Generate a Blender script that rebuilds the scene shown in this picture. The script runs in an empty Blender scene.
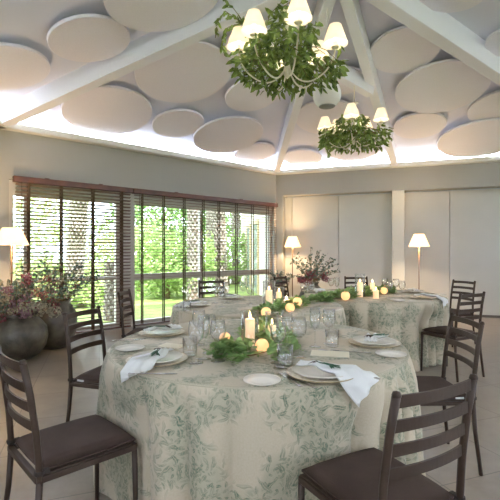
import bpy, math, random
from math import sin, cos, pi, atan2, sqrt, radians
from mathutils import Vector, Matrix
random.seed(7)
R = random.random
U = random.uniform
SC = bpy.context.scene
COL = SC.collection
F, HY, CH = 414.0, 252.0, 1.3      # focal length in pixels of a 500 px frame, horizon row, eye height

# ------------------------------------------------------------------ helpers
def at(px, py, y):                 # point seen at a pixel, at a known distance
    return Vector(((px - 250) / F * y, y, CH + (HY - py) / F * y))
def on(px, py, h=0.758):           # point on a horizontal plane of height h
    y = (CH - h) * F / (py - HY)
    return Vector(((px - 250) / F * y, y, h))

class MB:
    def __init__(s): s.v = []; s.f = []; s.uv = None
    def add(s, vs, fs):
        o = len(s.v); s.v += [tuple(v) for v in vs]; s.f += [tuple(i + o for i in f) for f in fs]
    def hexa(s, p):                # 8 points: bottom loop then top loop
        s.add(p, [(3, 2, 1, 0), (4, 5, 6, 7), (0, 1, 5, 4), (1, 2, 6, 5), (2, 3, 7, 6), (3, 0, 4, 7)])
    def box(s, x0, x1, y0, y1, z0, z1):
        s.hexa([(x0, y0, z0), (x1, y0, z0), (x1, y1, z0), (x0, y1, z0), (x0, y0, z1), (x1, y0, z1), (x1, y1, z1), (x0, y1, z1)])
    def beam(s, a, b, w, h):       # rectangular bar, h measured downwards-vertical
        a = Vector(a); b = Vector(b); d = (b - a).normalized(); sd = Vector((-d.y, d.x, 0))
        if sd.length < 1e-4: sd = Vector((1, 0, 0))
        sd.normalize(); up = d.cross(sd); up = -up if up.z < 0 else up
        if abs(up.z) < 1e-3: up = Vector((0, 1, 0))
        p = []
        for k in (-.5, .5):
            for q, t in ((a, -.5), (b, -.5), (b, .5), (a, .5)):
                p.append(q + sd * w * t + up * h * k)
        s.hexa(p)
    def tube(s, pts, r, n=8, cap=True):
        pts = [Vector(p) for p in pts]; m = len(pts); rs = r if isinstance(r, (list, tuple)) else [r] * m
        o = len(s.v); ref = None
        for i, p in enumerate(pts):
            d = (pts[min(i + 1, m - 1)] - pts[max(i - 1, 0)]).normalized()
            if ref is None: ref = Vector((0, 0, 1)) if abs(d.z) < .9 else Vector((1, 0, 0))
            a = d.cross(ref).normalized(); b = d.cross(a).normalized(); ref = -b.cross(Vector((0,0,0))) if False else ref
            for k in range(n):
                t = 2 * pi * k / n; s.v.append(tuple(p + (a * cos(t) + b * sin(t)) * rs[i]))
        for i in range(m - 1):
            for k in range(n):
                q = (k + 1) % n; s.f.append((o + i * n + k, o + i * n + q, o + (i + 1) * n + q, o + (i + 1) * n + k))
        if cap:
            s.f.append(tuple(o + k for k in range(n))[::-1]); s.f.append(tuple(o + (m - 1) * n + k for k in range(n)))
    def lathe(s, prof, c=(0, 0, 0), n=24, cap0=False, cap1=False):
        o = len(s.v); m = len(prof)
        for r, z in prof:
            for k in range(n):
                t = 2 * pi * k / n; s.v.append((c[0] + r * cos(t), c[1] + r * sin(t), c[2] + z))
        for i in range(m - 1):
            for k in range(n):
                q = (k + 1) % n; s.f.append((o + i * n + k, o + i * n + q, o + (i + 1) * n + q, o + (i + 1) * n + k))
        if cap0: s.f.append(tuple(o + k for k in range(n))[::-1])
        if cap1: s.f.append(tuple(o + (m - 1) * n + k for k in range(n)))
    def leaf(s, p, d, nrm, L, W, bend=.15):     # pointed leaf, six vertices
        d = d.normalized(); sd = d.cross(nrm)
        if sd.length < 1e-3: sd = d.cross(Vector((1, 0, 0.1)))
        sd.normalize(); up = sd.cross(d)
        o = len(s.v)
        for l, w, z in ((0, 0, 0), (.35, .5, 0), (.35, 0, .12 * W / L), (.35, -.5, 0), (.75, .34, -bend), (.75, -.34, -bend), (1, 0, -bend * 1.8)):
            s.v.append(tuple(p + d * L * l + sd * W * w + up * L * z))
        s.f += [(o, o + 1, o + 2), (o, o + 2, o + 3), (o + 1, o + 4, o + 6, o + 2), (o + 2, o + 6, o + 5, o + 3)]
    def round_leaf(s, p, d, nrm, L, W):
        d = d.normalized(); sd = d.cross(nrm)
        if sd.length < 1e-3: sd = d.cross(Vector((1, 0, 0.1)))
        sd.normalize(); up = sd.cross(d); o = len(s.v)
        for l, w, z in ((0, 0, 0), (.2, .42, .05), (.6, .52, .03), (.92, .25, -.05), (1, 0, -.08), (.92, -.25, -.05), (.6, -.52, .03), (.2, -.42, .05), (.5, 0, -.03)):
            s.v.append(tuple(p + d * L * l + sd * W * w + up * L * z))
        for k in range(8): s.f.append((o + k, o + (k + 1) % 8, o + 8))
    def build(s, name, mat, parent=None, smooth=False, loc=None):
        me = bpy.data.meshes.new(name); me.from_pydata(s.v, [], s.f); me.update()
        if smooth:
            for p in me.polygons: p.use_smooth = True
        if s.uv:
            l = me.uv_layers.new(name='UVMap')
            for lp in me.loops: l.data[lp.index].uv = s.uv[lp.vertex_index]
        if mat: me.materials.append(mat)
        o = bpy.data.objects.new(name, me); COL.objects.link(o)
        if parent: o.parent = parent
        if loc is not None: o.location = loc
        return o

def tag(o, label, cat, group=None, kind=None):
    o['label'] = label; o['category'] = cat
    if group: o['group'] = group
    if kind: o['kind'] = kind
    return o
def thing(name, label, cat, loc=(0, 0, 0), rz=0, group=None):
    o = bpy.data.objects.new(name, None); COL.objects.link(o); o.location = loc; o.rotation_euler = (0, 0, rz)
    return tag(o, label, cat, group)
def struct(name, mb, mat, smooth=False):
    o = mb.build(name, mat, None, smooth); o['kind'] = 'structure'; return o
def dup(root, loc, rz, label, group=None, scale=None):
    def cp(o, par):
        c = o.copy(); COL.objects.link(c); c.parent = par
        for ch in list(o.children): cp(ch, c)
        return c
    r = cp(root, None); r.location = loc; r.rotation_euler = (0, 0, rz); r['label'] = label
    if group: r['group'] = group
    if scale: r.scale = scale
    return r
def bevel(o, w=.004, seg=2):
    m = o.modifiers.new('bevel', 'BEVEL'); m.width = w; m.segments = seg; m.limit_method = 'ANGLE'; return o

# ------------------------------------------------------------------ materials
def nm(name):
    m = bpy.data.materials.new(name); m.use_nodes = True; nt = m.node_tree; nt.nodes.clear()
    out = nt.nodes.new('ShaderNodeOutputMaterial'); return m, nt, out
def N(nt, t, **k):
    n = nt.nodes.new(t)
    for a, b in k.items():
        if a.startswith('i_'):
            key = a[2:].replace('_', ' '); n.inputs[key].default_value = b
        else: setattr(n, a, b)
    return n
def c4(c): return (c[0], c[1], c[2], 1)
def srgb(r, g, b):
    f = lambda x: ((x / 255 + .055) / 1.055) ** 2.4 if x > 10 else x / 255 / 12.92
    return (f(r), f(g), f(b))
def mat(name, col, rough=.5, metal=0., col2=None, ns=8., bump=0., bs=40., spec=.5, coord='Object', lo=.35, hi=.65, transl=0., emit=0.):
    m, nt, out = nm(name); b = N(nt, 'ShaderNodeBsdfPrincipled')
    b.inputs['Base Color'].default_value = c4(col); b.inputs['Roughness'].default_value = rough
    b.inputs['Metallic'].default_value = metal; b.inputs['Specular IOR Level'].default_value = spec
    tc = N(nt, 'ShaderNodeTexCoord')
    if col2:
        n = N(nt, 'ShaderNodeTexNoise', i_Scale=ns, i_Detail=4.); nt.links.new(tc.outputs[coord], n.inputs['Vector'])
        r = N(nt, 'ShaderNodeValToRGB'); r.color_ramp.elements[0].color = c4(col); r.color_ramp.elements[1].color = c4(col2)
        r.color_ramp.elements[0].position = lo; r.color_ramp.elements[1].position = hi
        nt.links.new(n.outputs['Fac'], r.inputs[0]); nt.links.new(r.outputs[0], b.inputs['Base Color'])
    if bump:
        n = N(nt, 'ShaderNodeTexNoise', i_Scale=bs, i_Detail=3.); nt.links.new(tc.outputs[coord], n.inputs['Vector'])
        bp = N(nt, 'ShaderNodeBump', i_Strength=bump, i_Distance=.01); nt.links.new(n.outputs['Fac'], bp.inputs['Height']); nt.links.new(bp.outputs[0], b.inputs['Normal'])
    if emit:
        b.inputs['Emission Color'].default_value = c4(col); b.inputs['Emission Strength'].default_value = emit
    last = b
    if transl:
        t = N(nt, 'ShaderNodeBsdfTranslucent'); mx = N(nt, 'ShaderNodeMixShader'); mx.inputs[0].default_value = transl
        if col2: nt.links.new(r.outputs[0], t.inputs['Color'])
        else: t.inputs['Color'].default_value = c4(col)
        nt.links.new(b.outputs[0], mx.inputs[1]); nt.links.new(t.outputs[0], mx.inputs[2]); last = mx
    nt.links.new(last.outputs[0], out.inputs[0]); return m
def leafmat(name, a, b, rough=.4, transl=.3):
    # per-leaf colour variation by position noise
    return mat(name, a, rough, col2=b, ns=14., transl=transl, lo=.3, hi=.7)
def glassmat(name, tint=(1, 1, 1), base=.03, k=1.0, rough=.02):
    m, nt, out = nm(name)
    t = N(nt, 'ShaderNodeBsdfTransparent'); t.inputs[0].default_value = c4(tint)
    g = N(nt, 'ShaderNodeBsdfGlossy'); g.inputs['Roughness'].default_value = rough
    lw = N(nt, 'ShaderNodeLayerWeight'); lw.inputs[0].default_value = .5
    pw = N(nt, 'ShaderNodeMath', operation='POWER'); pw.inputs[1].default_value = 2.2; nt.links.new(lw.outputs['Facing'], pw.inputs[0])
    ma = N(nt, 'ShaderNodeMath', operation='MULTIPLY_ADD'); ma.inputs[1].default_value = k; ma.inputs[2].default_value = base; ma.use_clamp = True
    nt.links.new(pw.outputs[0], ma.inputs[0]); mx = N(nt, 'ShaderNodeMixShader')
    nt.links.new(ma.outputs[0], mx.inputs[0]); nt.links.new(t.outputs[0], mx.inputs[1]); nt.links.new(g.outputs[0], mx.inputs[2]); nt.links.new(mx.outputs[0], out.inputs[0])
    return m
def emis(name, col, s):
    m, nt, out = nm(name); e = N(nt, 'ShaderNodeEmission'); e.inputs[0].default_value = c4(col); e.inputs[1].default_value = s
    nt.links.new(e.outputs[0], out.inputs[0]); return m

M = {}
M['wall'] = mat('wall_paint', srgb(158, 155, 147), .8, bump=.05, bs=60)
M['panel'] = mat('panel_laminate', srgb(200, 197, 188), .55, col2=srgb(194, 191, 182), ns=1.2)
M['white'] = mat('white_paint', srgb(234, 235, 243), .6)
M['trimw'] = mat('cornice_paint', srgb(214, 212, 202), .7)
M['ceil'] = mat('ceiling_paint', srgb(226, 228, 244), .85, bump=.03, bs=30)
M['disc'] = mat('acoustic_fabric', srgb(238, 235, 245), .95, col2=srgb(234, 231, 241), ns=60, bump=.1, bs=250)
M['wood'] = mat('stained_wood', srgb(96, 56, 38), .4, col2=srgb(74, 42, 29), ns=6)
M['slat'] = mat('slat_wood', srgb(122, 92, 76), .45, col2=srgb(104, 76, 62), ns=5)
M['tape'] = mat('ladder_tape', srgb(86, 68, 52), .8, transl=.25)
M['alu'] = mat('window_frame', srgb(190, 184, 172), .45)
M['chair'] = mat('chair_metal', srgb(56, 42, 33), .45, metal=.0, bump=.05, bs=90, spec=.3, col2=srgb(66, 51, 41), ns=10)
M['seat'] = mat('seat_fabric', srgb(74, 58, 50), .8, spec=.25, col2=srgb(66, 51, 44), ns=9, bump=.15, bs=160)
M['seat2'] = mat('strap_fabric', srgb(46, 38, 34), .8)
M['ceramic'] = mat('cream_ceramic', srgb(238, 232, 220), .2)
M['charger'] = mat('charger_ceramic', srgb(226, 216, 196), .3, col2=srgb(196, 184, 160), ns=60, lo=.45, hi=.6)
M['rimgold'] = mat('gilded_rim', srgb(180, 160, 120), .3, metal=.4)
M['napkin'] = mat('napkin_linen', srgb(240, 240, 238), .85, bump=.1, bs=200, transl=.1)
M['card'] = mat('menu_paper', srgb(232, 224, 202), .7)
M['steel'] = mat('cutlery_steel', (.62, .6, .58), .18, metal=1.)
M['glass'] = glassmat('clear_glass', (.992, .996, .996), .085, .9, .05)
M['grim'] = glassmat('polished_glass_rim', (1, 1, 1), .35, .6, .2)
M['pane'] = glassmat('window_glass', (.97, .99, .98), .0, .3)
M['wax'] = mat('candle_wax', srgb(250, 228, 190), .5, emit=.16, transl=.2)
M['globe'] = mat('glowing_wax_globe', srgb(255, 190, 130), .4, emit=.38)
M['wick'] = mat('wick', (.02, .015, .01), .9)
M['flame'] = emis('flame', (1, .72, .32), 9)
M['leafA'] = leafmat('ruscus_leaf', srgb(50, 78, 30), srgb(158, 180, 96), .3, .25)  # pale green paints the highlights on the leaves into their colour
M['leafB'] = leafmat('eucalyptus_leaf', srgb(104, 142, 78), srgb(164, 190, 122), .45, .25)
M['leafC'] = leafmat('fern_leaf', srgb(88, 128, 58), srgb(138, 170, 84), .5, .25)
M['twig'] = mat('twig', srgb(120, 104, 72), .8)
M['leafG'] = leafmat('grey_green_leaf', srgb(70, 92, 86), srgb(124, 138, 122), .6, .15)
M['petC'] = mat('cream_petal', srgb(178, 168, 146), .7, col2=srgb(140, 136, 116), ns=30, transl=.2)
M['petB'] = mat('burgundy_petal', srgb(116, 56, 66), .7, col2=srgb(160, 96, 102), ns=30, transl=.2)
M['petM'] = mat('mauve_petal', srgb(128, 96, 112), .7, col2=srgb(160, 128, 134), ns=30, transl=.2)
M['pot'] = mat('stoneware', srgb(104, 96, 80), .38, col2=srgb(60, 54, 46), ns=7, bump=.7, bs=22)
M['brass'] = mat('lamp_metal', srgb(120, 92, 70), .35, metal=.7)
M['dark'] = mat('dark_gap', (.02, .02, .02), .9)
M['ivory'] = mat('ivory_metal', srgb(226, 218, 202), .4)
M['white_pl'] = mat('white_plastic', srgb(228, 226, 224), .4)
M['grey_pl'] = mat('grille_grey', srgb(150, 152, 158), .6)
M['brown'] = mat('dried_pod', srgb(70, 50, 42), .7)
M['ribbon'] = mat('green_stem', srgb(44, 86, 62), .6)
def shademat(name, col, e):
    m, nt, out = nm(name); d = N(nt, 'ShaderNodeBsdfDiffuse'); d.inputs[0].default_value = c4(col)
    t = N(nt, 'ShaderNodeBsdfTranslucent'); t.inputs[0].default_value = c4(col); mx = N(nt, 'ShaderNodeMixShader'); mx.inputs[0].default_value = .5
    em = N(nt, 'ShaderNodeEmission'); em.inputs[0].default_value = c4(col); em.inputs[1].default_value = e; ad = N(nt, 'ShaderNodeAddShader')
    nt.links.new(d.outputs[0], mx.inputs[1]); nt.links.new(t.outputs[0], mx.inputs[2]); nt.links.new(mx.outputs[0], ad.inputs[0]); nt.links.new(em.outputs[0], ad.inputs[1]); nt.links.new(ad.outputs[0], out.inputs[0])
    return m
M['shade'] = shademat('lit_lampshade', srgb(255, 238, 204), .22)
M['shadeC'] = shademat('lit_candle_shade', srgb(250, 242, 222), .12)
M['bulb'] = emis('warm_bulb', (1, .82, .58), 8)

def floor_mat():
    m, nt, out = nm('polished_stone_tiles'); b = N(nt, 'ShaderNodeBsdfPrincipled'); tc = N(nt, 'ShaderNodeTexCoord')
    mp = N(nt, 'ShaderNodeMapping'); mp.inputs['Rotation'].default_value = (0, 0, radians(-20)); nt.links.new(tc.outputs['Object'], mp.inputs[0])
    br = N(nt, 'ShaderNodeTexBrick', offset=.0, squash=1.)
    br.inputs['Scale'].default_value = 1; br.inputs['Brick Width'].default_value = .6; br.inputs['Row Height'].default_value = .6
    br.inputs['Mortar Size'].default_value = .0035; br.inputs['Mortar Smooth'].default_value = .3
    br.inputs['Color1'].default_value = c4(srgb(148, 135, 118)); br.inputs['Color2'].default_value = c4(srgb(140, 127, 111)); br.inputs['Mortar'].default_value = c4(srgb(104, 94, 82))
    nt.links.new(mp.outputs[0], br.inputs['Vector'])
    n = N(nt, 'ShaderNodeTexNoise', i_Scale=5., i_Detail=8., i_Roughness=.65); nt.links.new(tc.outputs['Object'], n.inputs['Vector'])
    r = N(nt, 'ShaderNodeValToRGB'); r.color_ramp.elements[0].color = (.82, .80, .78, 1); r.color_ramp.elements[1].color = (1.14, 1.14, 1.14, 1); r.color_ramp.elements[0].position = .3; r.color_ramp.elements[1].position = .7
    nt.links.new(n.outputs[0], r.inputs[0])
    mx = N(nt, 'ShaderNodeMix', data_type='RGBA', blend_type='MULTIPLY'); mx.inputs[0].default_value = 1
    nt.links.new(br.outputs['Color'], mx.inputs[6]); nt.links.new(r.outputs[0], mx.inputs[7]); nt.links.new(mx.outputs[2], b.inputs['Base Color'])
    mr = N(nt, 'ShaderNodeMapRange'); mr.inputs['To Min'].default_value = .22; mr.inputs['To Max'].default_value = .42; nt.links.new(n.outputs[0], mr.inputs[0]); nt.links.new(mr.outputs[0], b.inputs['Roughness'])
    nt.links.new(b.outputs[0], out.inputs[0]); return m
M['floor'] = floor_mat()

def cloth_mat():
    m, nt, out = nm('toile_linen'); L = nt.links.new; b = N(nt, 'ShaderNodeBsdfPrincipled'); b.inputs['Roughness'].default_value = .75
    b.inputs['Sheen Weight'].default_value = .1
    tc = N(nt, 'ShaderNodeTexCoord')
    def math_(op, a, c=None, clamp=False):
        n = N(nt, 'ShaderNodeMath', operation=op, use_clamp=clamp)
        for i, v in enumerate((a, c)):
            if v is None: continue
            if isinstance(v, (int, float)): n.inputs[i].default_value = v
            else: L(v, n.inputs[i])
        return n.outputs[0]
    # warp the coordinates a little so that nothing is regular
    wn = N(nt, 'ShaderNodeTexNoise', noise_dimensions='2D', i_Scale=9., i_Detail=2.); L(tc.outputs['UV'], wn.inputs['Vector'])
    vs = N(nt, 'ShaderNodeVectorMath', operation='MULTIPLY_ADD'); vs.inputs[1].default_value = (.075, .075, 0); L(wn.outputs['Color'], vs.inputs[0]); L(tc.outputs['UV'], vs.inputs[2])
    def leaves(scale, l, w, off):
        s = N(nt, 'ShaderNodeVectorMath', operation='MULTIPLY_ADD'); s.inputs[1].default_value = (scale, scale, 0); s.inputs[2].default_value = (off, off * .7, 0); L(vs.outputs[0], s.inputs[0])
        v = N(nt, 'ShaderNodeTexVoronoi', voronoi_dimensions='2D', i_Scale=1., i_Randomness=.8); L(s.outputs[0], v.inputs['Vector'])
        d = N(nt, 'ShaderNodeVectorMath', operation='SUBTRACT'); L(s.outputs[0], d.inputs[0]); L(v.outputs['Position'], d.inputs[1])
        sp = N(nt, 'ShaderNodeSeparateColor'); L(v.outputs['Color'], sp.inputs[0]); ang = math_('MULTIPLY', sp.outputs[0], 6.283)
        ro = N(nt, 'ShaderNodeVectorRotate', rotation_type='Z_AXIS'); L(d.outputs[0], ro.inputs['Vector']); L(ang, ro.inputs['Angle'])
        xy = N(nt, 'ShaderNodeSeparateXYZ'); L(ro.outputs[0], xy.inputs[0])
        x = math_('DIVIDE', xy.outputs[0], l); x2 = math_('MULTIPLY', x, x); ww = math_('MULTIPLY', math_('SUBTRACT', 1., x2), w)
        ay = math_('ABSOLUTE', xy.outputs[1]); inside = math_('MULTIPLY', math_('SUBTRACT', ww, ay), 18., True)
        rib = math_('MULTIPLY', math_('SUBTRACT', ay, .018), 40., True)
        sh = math_('MULTIPLY_ADD', sp.outputs[1], .5); nt.nodes[-1].inputs[2].default_value = .5
        return math_('MULTIPLY', math_('MULTIPLY', inside, math_('ADD', math_('MULTIPLY', rib, .6), .4)), sh)
    A = leaves(17., .54, .2, 0.); B = leaves(36., .5, .24, 3.3); C = leaves(25., .54, .15, 7.7)
    # flower heads: rings inside large cells
    s = N(nt, 'ShaderNodeVectorMath', operation='MULTIPLY'); s.inputs[1].default_value = (7., 7., 0); L(vs.outputs[0], s.inputs[0])
    v = N(nt, 'ShaderNodeTexVoronoi', voronoi_dimensions='2D', i_Scale=1., i_Randomness=.9); L(s.outputs[0], v.inputs['Vector'])
    n4 = N(nt, 'ShaderNodeTexNoise', noise_dimensions='2D', i_Scale=45., i_Detail=2.); L(vs.outputs[0], n4.inputs['Vector'])
    ring = math_('SINE', math_('ADD', math_('MULTIPLY', v.outputs['Distance'], 42.), math_('MULTIPLY', n4.outputs[0], 9.)))
    fl = math_('MULTIPLY', math_('MULTIPLY', math_('SUBTRACT', .3, v.outputs['Distance']), 9., True), math_('MULTIPLY_ADD', ring, .45, False)); 
    fl = math_('ADD', fl, 0.)
    clus = N(nt, 'ShaderNodeTexNoise', noise_dimensions='2D', i_Scale=3.4, i_Detail=1.5); L(tc.outputs['UV'], clus.inputs['Vector'])
    cm = math_('MULTIPLY', math_('SUBTRACT', clus.outputs[0], .39), 9., True)
    cm2 = math_('MULTIPLY', math_('SUBTRACT', clus.outputs[0], .46), 9., True)
    tot = math_('MAXIMUM', math_('MULTIPLY', math_('MAXIMUM', A, C), cm), math_('MULTIPLY', math_('MAXIMUM', B, math_('ABSOLUTE', fl)), cm2))
    gn = N(nt, 'ShaderNodeTexNoise', noise_dimensions='2D', i_Scale=120., i_Detail=2.); L(tc.outputs['UV'], gn.inputs['Vector'])
    tot = math_('MAXIMUM', tot, math_('MULTIPLY', cm2, .3)); tot = math_('MULTIPLY', tot, math_('MULTIPLY_ADD', gn.outputs[0], 1.1, False)); nt.nodes[-2].inputs[2].default_value = .25
    tot = math_('MULTIPLY', tot, 1.05, True)
    base = N(nt, 'ShaderNodeMix', data_type='RGBA'); base.inputs[6].default_value = c4(srgb(186, 173, 149)); base.inputs[7].default_value = c4(srgb(200, 188, 165)); L(gn.outputs[0], base.inputs[0])
    mx = N(nt, 'ShaderNodeMix', data_type='RGBA'); L(tot, mx.inputs[0]); L(base.outputs[2], mx.inputs[6]); mx.inputs[7].default_value = c4(srgb(80, 104, 82))
    L(mx.outputs[2], b.inputs['Base Color'])
    wv = N(nt, 'ShaderNodeTexNoise', i_Scale=300.); mpp = N(nt, 'ShaderNodeMapping'); mpp.inputs['Scale'].default_value = (1, .08, 1); L(tc.outputs['UV'], mpp.inputs[0]); L(mpp.outputs[0], wv.inputs['Vector'])
    bp = N(nt, 'ShaderNodeBump', i_Strength=.25, i_Distance=.004); L(wv.outputs[0], bp.inputs['Height']); L(bp.outputs[0], b.inputs['Normal'])
    L(b.outputs[0], out.inputs[0]); return m
M['cloth'] = cloth_mat()

# ------------------------------------------------------------------ the room plan
Cn = Vector((.586, 9.32, 0)); dL = Vector((.7615, .648, 0)).normalized(); dR = Vector((.949, -.314, 0)).normalized()
nL = Vector((dL.y, -dL.x, 0)); nR = Vector((dR.y, -dR.x, 0))
Lc = Cn - dL * 5.42; F3 = Cn + dR * 2.53; F4 = Cn + dR * 6.26
BL = Vector((-3.75, -2.2, 0)); BR = Vector((6.6, -2.2, 0))
AP = Vector((.872, 4.10, 0))
def WL(s, d, h): return Cn - dL * s + nL * d + Vector((0, 0, h))      # window wall: s from the corner, d into the room
def WR(s, d, h): return Cn + dR * s + nR * d + Vector((0, 0, h))      # partition wall
def wbox(mb, W, s0, s1, d0, d1, h0, h1):
    mb.hexa([W(s0, d0, h0), W(s1, d0, h0), W(s1, d1, h0), W(s0, d1, h0), W(s0, d0, h1), W(s1, d0, h1), W(s1, d1, h1), W(s0, d1, h1)])
def sL(px): u = (px - 250) / F; return 3.461 - (u * 7.08 + 2.05) / (.7615 - .648 * u)
def sR(px, back=0.):
    u = (px - 250) / F; o = Cn - nR * back; return (u * o.y - o.x) / (dR.x - dR.y * u)
CZ = 3.25       # height where ceiling meets the walls
b = MB(); b.box(-6, 9, -4, 12, -.1, 0)
b.v = []; b.f = []
fl = [BL, BR, F4 - nR * .5 + dR * .3, Cn - nR * .5 - dR * .1, Lc - dL * .0]
b.add([(p.x, p.y, 0) for p in fl] + [(p.x, p.y, -.12) for p in fl], [(0, 1, 2, 3, 4), (9, 8, 7, 6, 5)] + [(i, i + 5, (i + 1) % 5 + 5, (i + 1) % 5) for i in range(5)])
struct('floor', b, M['floor'])

# window wall
wT, wS0, wS1 = 2.34, .06, 5.28
b = MB()
wbox(b, WL, -.3, 5.42, -.3, 0, wT, CZ + .25)        # above the windows
wbox(b, WL, -.3, wS0, -.3, 0, 0, wT)
wbox(b, WL, wS1, 5.42, -.3, 0, 0, wT)
struct('wall_window_side', b, M['wall'])
def wall_seg(name, a, c, m, openings=(), top=CZ + .25):
    d = (c - a); Ln = d.length; d = d.normalized(); n = Vector((d.y, -d.x, 0))
    def Wf(s, q, h): return a + d * s - n * q + Vector((0, 0, h))
    b = MB(); s = 0
    for (s0, s1, h0, h1) in openings:
        wbox(b, Wf, s, s0, -.25, 0, 0, top); wbox(b, Wf, s0, s1, -.25, 0, 0, h0); wbox(b, Wf, s0, s1, -.25, 0, h1, top); s = s1
    wbox(b, Wf, s, Ln, -.25, 0, 0, top)
    struct(name, b, m); return Wf
wall_seg('wall_left', Lc, BL, M['wall'])
Wb = wall_seg('wall_back', BL, BR, M['wall'], [(1.0, 3.1, .9, 2.4), (7.0, 9.4, .9, 2.4)])
wall_seg('wall_right', BR, F4, M['wall'], [(1.0, 3.6, .3, 2.4)])
# partition side: lintel, pillars, folding panels
b = MB(); wbox(b, WR, -.3, 6.6, -.45, 0, 2.565, CZ + .25); struct('wall_lintel', b, M['wall'])
b = MB(); wbox(b, WR, -.05, .155, -.45, -.001, 0, 2.565); struct('pillar_corner', b, M['wall'])
b = MB(); wbox(b, WR, sR(392), sR(404.5), -.45, 0.012, 0, 2.565); bevel(struct('pillar_middle', b, M['trimw']), .006)
b = MB(); wbox(b, WR, -.3, 6.6, -.75, -.5, 0, CZ); struct('wall_behind_panels', b, M['dark'])
seams = [.03, .311, 1.354, 2.47, 2.72, 3.583, 4.63, 5.68, 6.4]
for i in range(len(seams) - 1):
    if i == 3: continue
    b = MB(); wbox(b, WR, seams[i] + .004, seams[i + 1] - .004, -.33, -.25, .025, 2.545)
    bevel(struct('wall_panel', b, M['panel']), .004)
b = MB()
for s0, s1 in ((.2, 2.45), (2.75, 6.4)): wbox(b, WR, s0, s1, -.31, -.27, 2.545, 2.565)
struct('trim_1', b, mat('track_alu', srgb(190, 196, 205), .3, metal=.6))
b = MB()
wbox(b, WR, .16, 2.46, -.249, -.235, 0, .05); wbox(b, WR, 2.73, 6.4, -.249, -.235, 0, .05)
struct('base_gap_strip', b, mat('base_gap_shade', srgb(90, 84, 76), .5))  # dark strip painted in place of the shaded gap under the panels
# cornice ledge that hides the cove strip
segs = [(Lc, Cn, nL, 'window_side'), (Cn, F4, nR, 'partition_side')]
perim = [BL, Lc, Cn, F4, BR]
k = 1
for a, c in ((BL, Lc), (Lc, Cn), (Cn, F4), (F4, BR), (BR, BL)):
    d = (c - a).normalized(); n = Vector((d.y, -d.x, 0))
    b = MB()
    def Wf(s, q, h): return a + d * s + n * q + Vector((0, 0, h))
    Ln = (c - a).length
    wbox(b, Wf, 0, Ln, 0, .14, 3.03, 3.06); wbox(b, Wf, 0, Ln, .122, .14, 3.06, 3.115); wbox(b, Wf, 0, Ln, .0, .004, 3.06, CZ + .02)
    k += 1; struct('trim_%d' % k, b, M['trimw'])
    # the LED strip lying in the cove
    ld = bpy.data.lights.new('cove_strip', 'AREA'); ld.shape = 'RECTANGLE'; ld.size = Ln - .2; ld.size_y = .03; ld.energy = 12.0 * Ln; ld.color = (.76, .85, 1.)
    lo = bpy.data.objects.new('cove_strip_light', ld); COL.objects.link(lo)
    z = (n * -.9 + Vector((0, 0, .55))).normalized(); x = d; y = z.cross(x)
    lo.matrix_world = Matrix.Translation((a + c) / 2 + n * .07 + Vector((0, 0, 3.105))) @ Matrix((x, y, z)).transposed().to_4x4() @ Matrix.Rotation(pi, 4, 'X')
# ceiling facets
apz = 4.37
A3 = AP + Vector((0, 0, apz)); up = lambda p: Vector((p.x, p.y, CZ))
b = MB(); ring = [BL, Lc, Cn, F4, BR]
vs = [A3] + [up(p) for p in ring] + [A3 + Vector((0, 0, .2))] + [up(p) + Vector((0, 0, .2)) for p in ring]
fs = []
for i in range(5):
    j = (i + 1) % 5; fs += [(0, 1 + i, 1 + j), (6, 7 + j, 7 + i), (1 + i, 7 + i, 7 + j, 1 + j)]
b.add(vs, fs); struct('ceiling', b, M['ceil'])
# hip beams and the tie
def hb(name, foot, w=.13, h=.26, z0=3.16):
    b = MB(); e = foot + (AP - foot).normalized() * -.02
    d = (AP - foot).normalized(); q = [foot + d * .02 + Vector((0, 0, z0)), AP + Vector((0, 0, 4.19))]
    b.beam(q[0], q[1], w, h); bevel(struct(name, b, M['white']), .008)
hb('beam_left', Lc, .15); hb('beam_corner', Cn); hb('beam_middle', F3); hb('beam_right', F4, .16, .30)
hb('beam_back_left', BL, .15); hb('beam_back_right', BR, .15)
b = MB(); b.beam((1.73, 5.92, 3.62), (.81, 5.38, 3.86), .12, .2); bevel(struct('beam_tie', b, M['white']), .006)
b = MB(); b.lathe([(0, 3.98), (.10, 3.98), (.12, 4.02), (.12, 4.25), (0, 4.25)], (AP.x, AP.y, 0), 16); struct('beam_hub', b, M['white'])

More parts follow.
